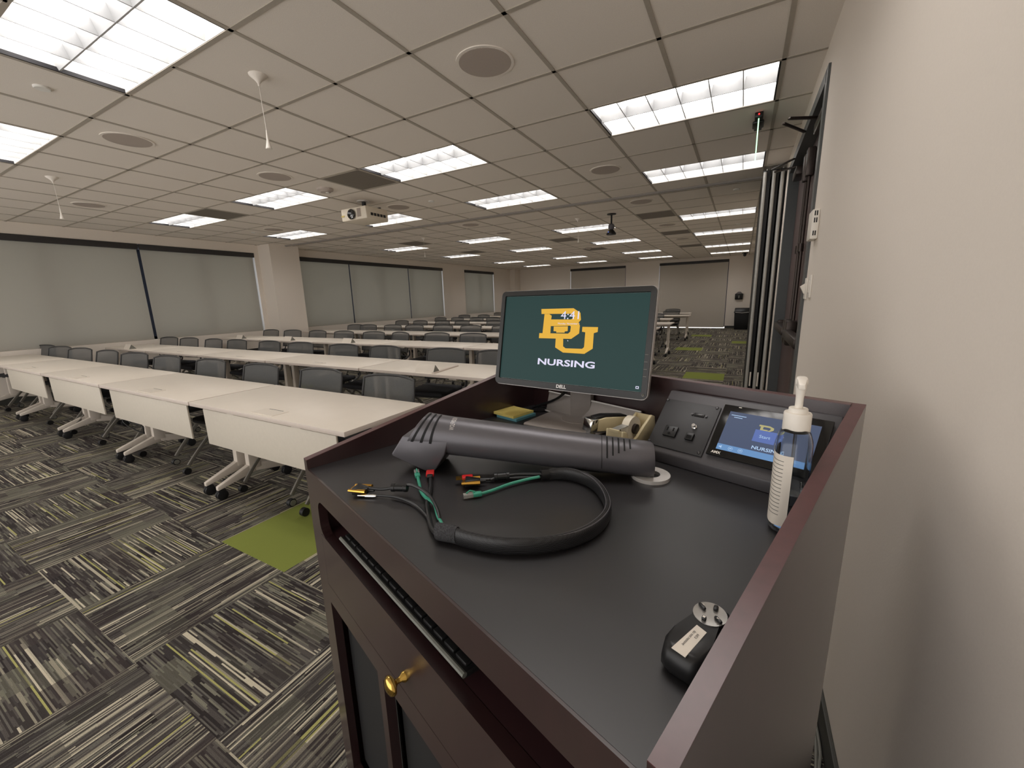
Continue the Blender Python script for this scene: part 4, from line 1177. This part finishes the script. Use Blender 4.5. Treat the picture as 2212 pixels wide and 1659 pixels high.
# hollow body: two cheeks plus front and rear blocks
b = MB()
for x0, x1 in ((-.024, -.017), (.017, .024)):
    b.hexa([(x0, y, z) for y, z in out], [(x1, y, z) for y, z in out], bev=.0025)
b.hexa([(-.018, y, z) for y, z in [(0, 0), (.02, 0), (.018, .069), (.002, .0735)]], [(.018, y, z) for y, z in [(0, 0), (.02, 0), (.018, .069), (.002, .0735)]])
b.b2((-.018, 0, 0), (.018, .165, .012))
b.hexa([(-.018, y, z) for y, z in [(.14, .01), (.165, .01), (.155, .079), (.138, .086)]], [(.018, y, z) for y, z in [(.14, .01), (.165, .01), (.155, .079), (.138, .086)]])
b.build('body', M['beige'], t)
b = MB()
R = []
for r, x in ((.013, -.0095), (.031, -.0095), (.031, .0095), (.013, .0095)):
    R.append([(x, .077 + r * math.cos(2 * math.pi * k / 32), .062 + r * math.sin(2 * math.pi * k / 32)) for k in range(32)])
b.rings(R, cap=False, closed=True); roll = b.build('tape_roll', M['tape'], t)
b = MB(); b.cyl((-.017, .077, .062), (.017, .077, .062), .0128, n=24); b.build('roll_core', M['bronze'], t)
b = MB(); b.b2((-.0095, .004, .0755), (.0095, .060, .0763)); b.build('tape_strip', M['clear'], t, 0)
b = MB(); b.b2((-.014, -.002, .071), (.014, .004, .0765)); b.build('cutter', M['beige'], t)
lettering('maker_word', 'Scotch', lambda u, v: Vector((.002 + .018 * u, -.0006, .016 + .007 * v)), M['ink'], t, .02)
b = MB(); b.b2((-.0245, .01, .008), (.0245, .16, .0105)); b.build('base_line', M['bronze'], t, 0)

# ---------------------------------------------------------------- control box with connector plate and touch panel
bx = desk('control_box', 'black sloping control box at the rear right of the worktop', 'control box', .56, .617, HS)
sl = math.atan2(.122, .123)
bw = .352
b = MB()
prof = [(0, 0), (.118, 0), (.118, .147), (.0, .025)]
prof = [(0, 0), (.133, 0), (.133, .1475), (.123, .1475), (0, .0255)]
b.hexa([(0, y, z) for y, z in prof], [(bw, y, z) for y, z in prof], bev=.003); b.build('case', M['box'], bx)
def SL(x, tt, d=0.0):
    return Vector((x - .56, tt * math.cos(sl) - d * math.sin(sl), .0255 + tt * math.sin(sl) + d * math.cos(sl)))
def slopebox(x0, x1, t0, t1, d0, d1, bev=0.0):
    q = [(x0, t0), (x1, t0), (x1, t1), (x0, t1)]
    b = MB(); b.hexa([SL(x, t_, d0) for x, t_ in q], [SL(x, t_, d1) for x, t_ in q], bev=bev); return b
b = slopebox(.563, .694, .0130, .1458, 0, .0035, .001); pl = b.build('connector_plate', M['plate'], bx)
for x, tt in ((.5660, .1425), (.6858, .1425), (.5660, .0215), (.6860, .0215)):
    b = MB(); b.tube([SL(x, tt, .003), SL(x, tt, .005), SL(x, tt, .006)], [.0036, .0034, .002], 14); b.build('screw', M['dark_steel'], pl)
b = slopebox(.592, .6225, .0425, .0705, .003, .009, .0015); ou = b.build('power_outlet', M['plastic_black'], pl)
b = MB()
for x0, x1, t0, t1 in ((.598, .601, .056, .066), (.612, .6155, .057, .066)):
    q = [(x0, t0), (x1, t0), (x1, t1), (x0, t1)]
    b.hexa([SL(x, t_, .0088) for x, t_ in q], [SL(x, t_, .0094) for x, t_ in q])
b.tube([SL(.607, .0495, .0088), SL(.607, .0495, .0094)], .0034, 14); b.build('outlet_slots', mat('void', (.001, .001, .001, 1), .9), ou, 0)
b = slopebox(.6425, .6665, .1105, .1195, .003, .0055, .001); vg = b.build('video_port', M['plastic_black'], pl)
b = slopebox(.6470, .6625, .1125, .1170, .005, .0062, .0005); b.build('port_shell', M['dark_steel'], vg)
b = MB()
for x in (.6385, .671): b.tube([SL(x, .1145, .003), SL(x, .1145, .0065)], .0028, 10)
b.build('port_posts', M['dark_steel'], vg)
b = MB(); b.tube([SL(.6555, .081, .003), SL(.6555, .081, .007)], .0062, 6); b.tube([SL(.6555, .081, .007), SL(.6555, .081, .015)], .0040, 16); b.build('antenna_jack', M['chrome'], pl)
b = slopebox(.6455, .6635, .0440, .0620, .003, .011, .0012); nj = b.build('network_jack', M['plastic_black'], pl)
b = slopebox(.649, .660, .0465, .0555, .0108, .0113); b.build('jack_opening', bpy.data.materials['void'], nj, 0)
tp = slopebox(.7015, .9030, .0220, .1528, .004, .0105, .0015).build('touch_panel', M['glass_dark'], bx)
b = slopebox(.735, .868, .035, .14, 0, .005); b.build('panel_back', M['plastic_black'], bx)
def TP(u, v, d=0.0): return SL(.7185 + u * (.8862 - .7185), .0380 + v * (.1365 - .0380), .0107 + d)
sc2 = flat('touch_screen', [[(0, 0), (1, 0), (1, 1), (0, 1)]], M['tp_bg'], bx, 0, TP)
sc2.parent = tp
flat('menu_bar', [[(0, 0), (1, 0), (1, .145), (0, .145)]], M['tp_bar'], tp, .0003, TP)
flat('start_button', [[(.36, .37), (.60, .37), (.60, .66), (.36, .66)]], M['tp_btn'], tp, .0004, TP)
flat('screen_emblem', [[(.385, .79), (.50, .79), (.50, .75), (.385, .75)], [(.405, .75), (.435, .75), (.435, .66), (.405, .66)], [(.50, .79), (.55, .755), (.55, .70), (.515, .66), (.48, .66), (.515, .70), (.515, .74), (.50, .75)], [(.435, .66), (.49, .66), (.49, .69), (.435, .69)]], M['tp_gold'], tp, .0003, TP)
lettering('screen_word', 'NURSING', box_(.385, .70, .185, .265, .0005, TP), M['tp_text'], tp, .02)
lettering('screen_word', 'Start', box_(.425, .545, .475, .545, .0006, TP), M['tp_text'], tp, .0)
b = MB()
for cx_, r_ in ((.05, .0), (.165, .045), (.28, .045)):
    if r_:
        for k in range(20):
            a0, a1 = 2 * math.pi * k / 20, 2 * math.pi * (k + 1) / 20
            f = lambda a, rr: TP(cx_ + rr * .59 * math.cos(a), .072 + rr * math.sin(a), .0005)
            b.poly([f(a0, r_), f(a1, r_), f(a1, r_ * .86), f(a0, r_ * .86)])
        b.poly([TP(cx_ - .012, .06, .0005), TP(cx_ + .012, .072, .0005), TP(cx_ + .012, .09, .0005), TP(cx_ - .012, .078, .0005)])
    else:
        b.poly([TP(.025, .06, .0005), TP(.04, .06, .0005), TP(.058, .035, .0005), TP(.058, .11, .0005), TP(.04, .085, .0005), TP(.025, .085, .0005)])
b.build('menu_icons', M['tp_text'], tp, 0)
b = MB()
for k, (u0, u1) in enumerate(((.03, .21), (.07, .17))):
    b.poly([TP(u0, .90 - k * .05, .0004), TP(u1, .90 - k * .05, .0004), TP(u1, .915 - k * .05, .0004), TP(u0, .915 - k * .05, .0004)])
b.build('status_lines', M['tp_text'], tp, 0)
lettering('maker_word', 'AMX', lambda u, v: SL(.7115 + .0195 * u, .0268 + .0062 * v, .0108), M['white_plastic'], tp, .03)
b = slopebox(.732, .738, .1485, .1502, .0104, .0108); b.build('sensor', M['white_plastic'], tp, 0)

# ---------------------------------------------------------------- hand sanitizer
t = desk('sanitizer_bottle', 'clear pump bottle of hand sanitizer at the right panel', 'bottle', .885, .513, HS, .25)
t.scale = (1.0, 1.0, 1.06)
def oval(w, d, z, n=32, p=3.2):
    P = []
    for k in range(n):
        a = 2 * math.pi * k / n
        c, s = math.cos(a), math.sin(a)
        P.append((w * abs(c) ** (2 / p) * (1 if c >= 0 else -1), d * abs(s) ** (2 / p) * (1 if s >= 0 else -1), z))
    return P
outer = [(.021, .034, .0), (.0245, .0375, .004), (.0255, .0385, .012), (.0255, .0385, .13), (.0245, .0365, .145), (.021, .030, .156), (.016, .018, .163), (.0145, .0145, .168)]
b = MB(); b.rings([oval(w_, d_, z_) for w_, d_, z_ in outer] + [oval(w_ - .0012, d_ - .0012, max(z_, .003)) for w_, d_, z_ in reversed(outer)], cap=True)
M['pet'] = mat('clear_bottle', rgb(238, 242, 244), .04, trans=1.0, ior=1.35, var=0)
b.build('bottle_body', M['pet'], t, 50)
M['gel'] = mat('clear_gel', rgb(226, 230, 234), .02, trans=1.0, ior=1.25, var=0)
b = MB(); b.rings([oval(w_ - .0016, d_ - .0016, z_) for w_, d_, z_ in ((.022, .035, .0035), (.0255, .0385, .012), (.0255, .0385, .066))]); b.build('gel', M['gel'], t, 50)
b = MB(); b.lathe([(.0185, .158), (.0192, .160), (.0192, .186), (.0182, .188), (.0135, .188), (.0132, .194), (.0125, .195), (.004, .195)], n=36); b.build('pump_collar', M['white_plastic'], t)
b = MB(); b.lathe([(.0055, .19), (.0055, .212), (.0075, .226), (.0085, .232)], n=20)
b.hexa([(-.009, -.012, .230), (.009, -.012, .230), (.009, .010, .230), (-.009, .010, .230)], [(-.0085, -.014, .243), (.0085, -.014, .243), (.007, .009, .243), (-.007, .009, .243)], bev=.004)
b.hexa([(-.005, -.030, .228), (.005, -.030, .228), (.007, -.010, .230), (-.007, -.010, .230)], [(-.004, -.031, .236), (.004, -.031, .236), (.007, -.010, .243), (-.007, -.010, .243)], bev=.002); b.build('pump_head', M['white_plastic'], t)
b = MB(); b.cyl((0, 0, .008), (0, 0, .17), .0025, n=10); b.build('dip_tube', M['clear'], t)
b = MB()
lab = [p for p in oval(.0262, .0392, 0, 64) if p[0] < .004 and p[1] < .034]
lab.sort(key=lambda p: math.atan2(p[1], -p[0]))
b.rings([[(x, y, .014), (x * .99, y * .99, .014), (x * .99, y * .99, .128), (x, y, .128)] for x, y, z in lab]); lb = b.build('label', M['label'], t, 60)
b = MB()
low = [p for p in lab if p[1] < .03]
for k in range(15):
    zz = .118 - k * .0062
    b.rings([[(x * 1.004, y * 1.004, zz), (x * 1.006, y * 1.006, zz), (x * 1.006, y * 1.006, zz + .0011), (x * 1.004, y * 1.004, zz + .0011)] for x, y, z in low[3:-3]])
b.build('print_lines', M['hub'], lb, 0)

# ---------------------------------------------------------------- presenter remote
rm = desk('presenter_remote', 'black presenter remote with silver button disc beside the right panel', 'remote control', .8945, .155, HS, 0)
# local y to the back
outl = [(-.052, .012), (-.048, .019), (-.035, .0235), (-.015, .0235), (.004, .020), (.018, .0175), (.032, .0195), (.043, .019), (.050, .013), (.0525, .006)]
def body_ring(f, z):
    r = [(w_ * f, y * f) for y, w_ in outl]; l = [(-w_ * f, y * f) for y, w_ in reversed(outl)]
    return [(x, y, z) for x, y in r + l]
b = MB(); b.rings([body_ring(.90, 0), body_ring(1.0, .008), body_ring(1.0, .018), body_ring(.95, .028), body_ring(.82, .0325)]); b.build('shell', M['plastic_black'], rm, 50)
b = MB(); b.rings([[(r * .0175 * math.cos(2 * math.pi * k / 36), .026 + r * .0195 * math.sin(2 * math.pi * k / 36), z_) for k in range(36)] for r, z_ in ((1.0, .0315), (1.0, .0335), (.5, .0328), (.05, .0331))]); ds = b.build('button_disc', M['steel'], rm, 40)
for (x, y, a, l_, w_) in ((-.0105, .030, -.5, .0105, .0042), (.0015, .0385, .2, .008, .0052), (.0105, .022, -.5, .0105, .0042), (-.0015, .0135, .2, .0065, .005)):
    b = MB(); b.box((0, 0, 0), (w_ if a > 0 else l_, l_ if a > 0 else w_, .004), bev=.0018); b.xform(Matrix.Translation((x, y, .0345)) @ Matrix.Rotation(a, 4, 'Z')); kb = b.build('button', M['plastic_black'], rm)
b = MB(); b.poly([(-.009, .0305, .0367), (-.0115, .0315, .0367), (-.009, .0325, .0367)]); b.poly([(.009, .0225, .0367), (.0125, .0215, .0367), (.009, .0205, .0367)]); b.b2((-.0028, .0120, .0365), (-.0002, .0148, .0367)); b.build('button_marks', M['white_plastic'], rm, 0)
lq = [(-.0085, -.048), (.0065, -.049), (.0085, -.003), (-.0035, .0)]
b = MB(); b.hexa([(x, y, .0322) for x, y in lq], [(x, y, .0331) for x, y in lq]); b.build('paper_label', M['label'], rm, 0)
def lbl(x0, y0, L_, h_):
    d = Vector((-.002, -.047, 0)).normalized(); e = Vector((-d.y, d.x, 0))
    return lambda u, v: Vector((x0, y0, .0333)) + d * (L_ * u) + e * (h_ * v)
lettering('label_words', '603', lbl(.0022, -.012, .0075, .0028), M['ink'], rm, .0)
lettering('label_words', 'do not remove', lbl(-.0022, -.010, .027, .0032), M['ink'], rm, .0)
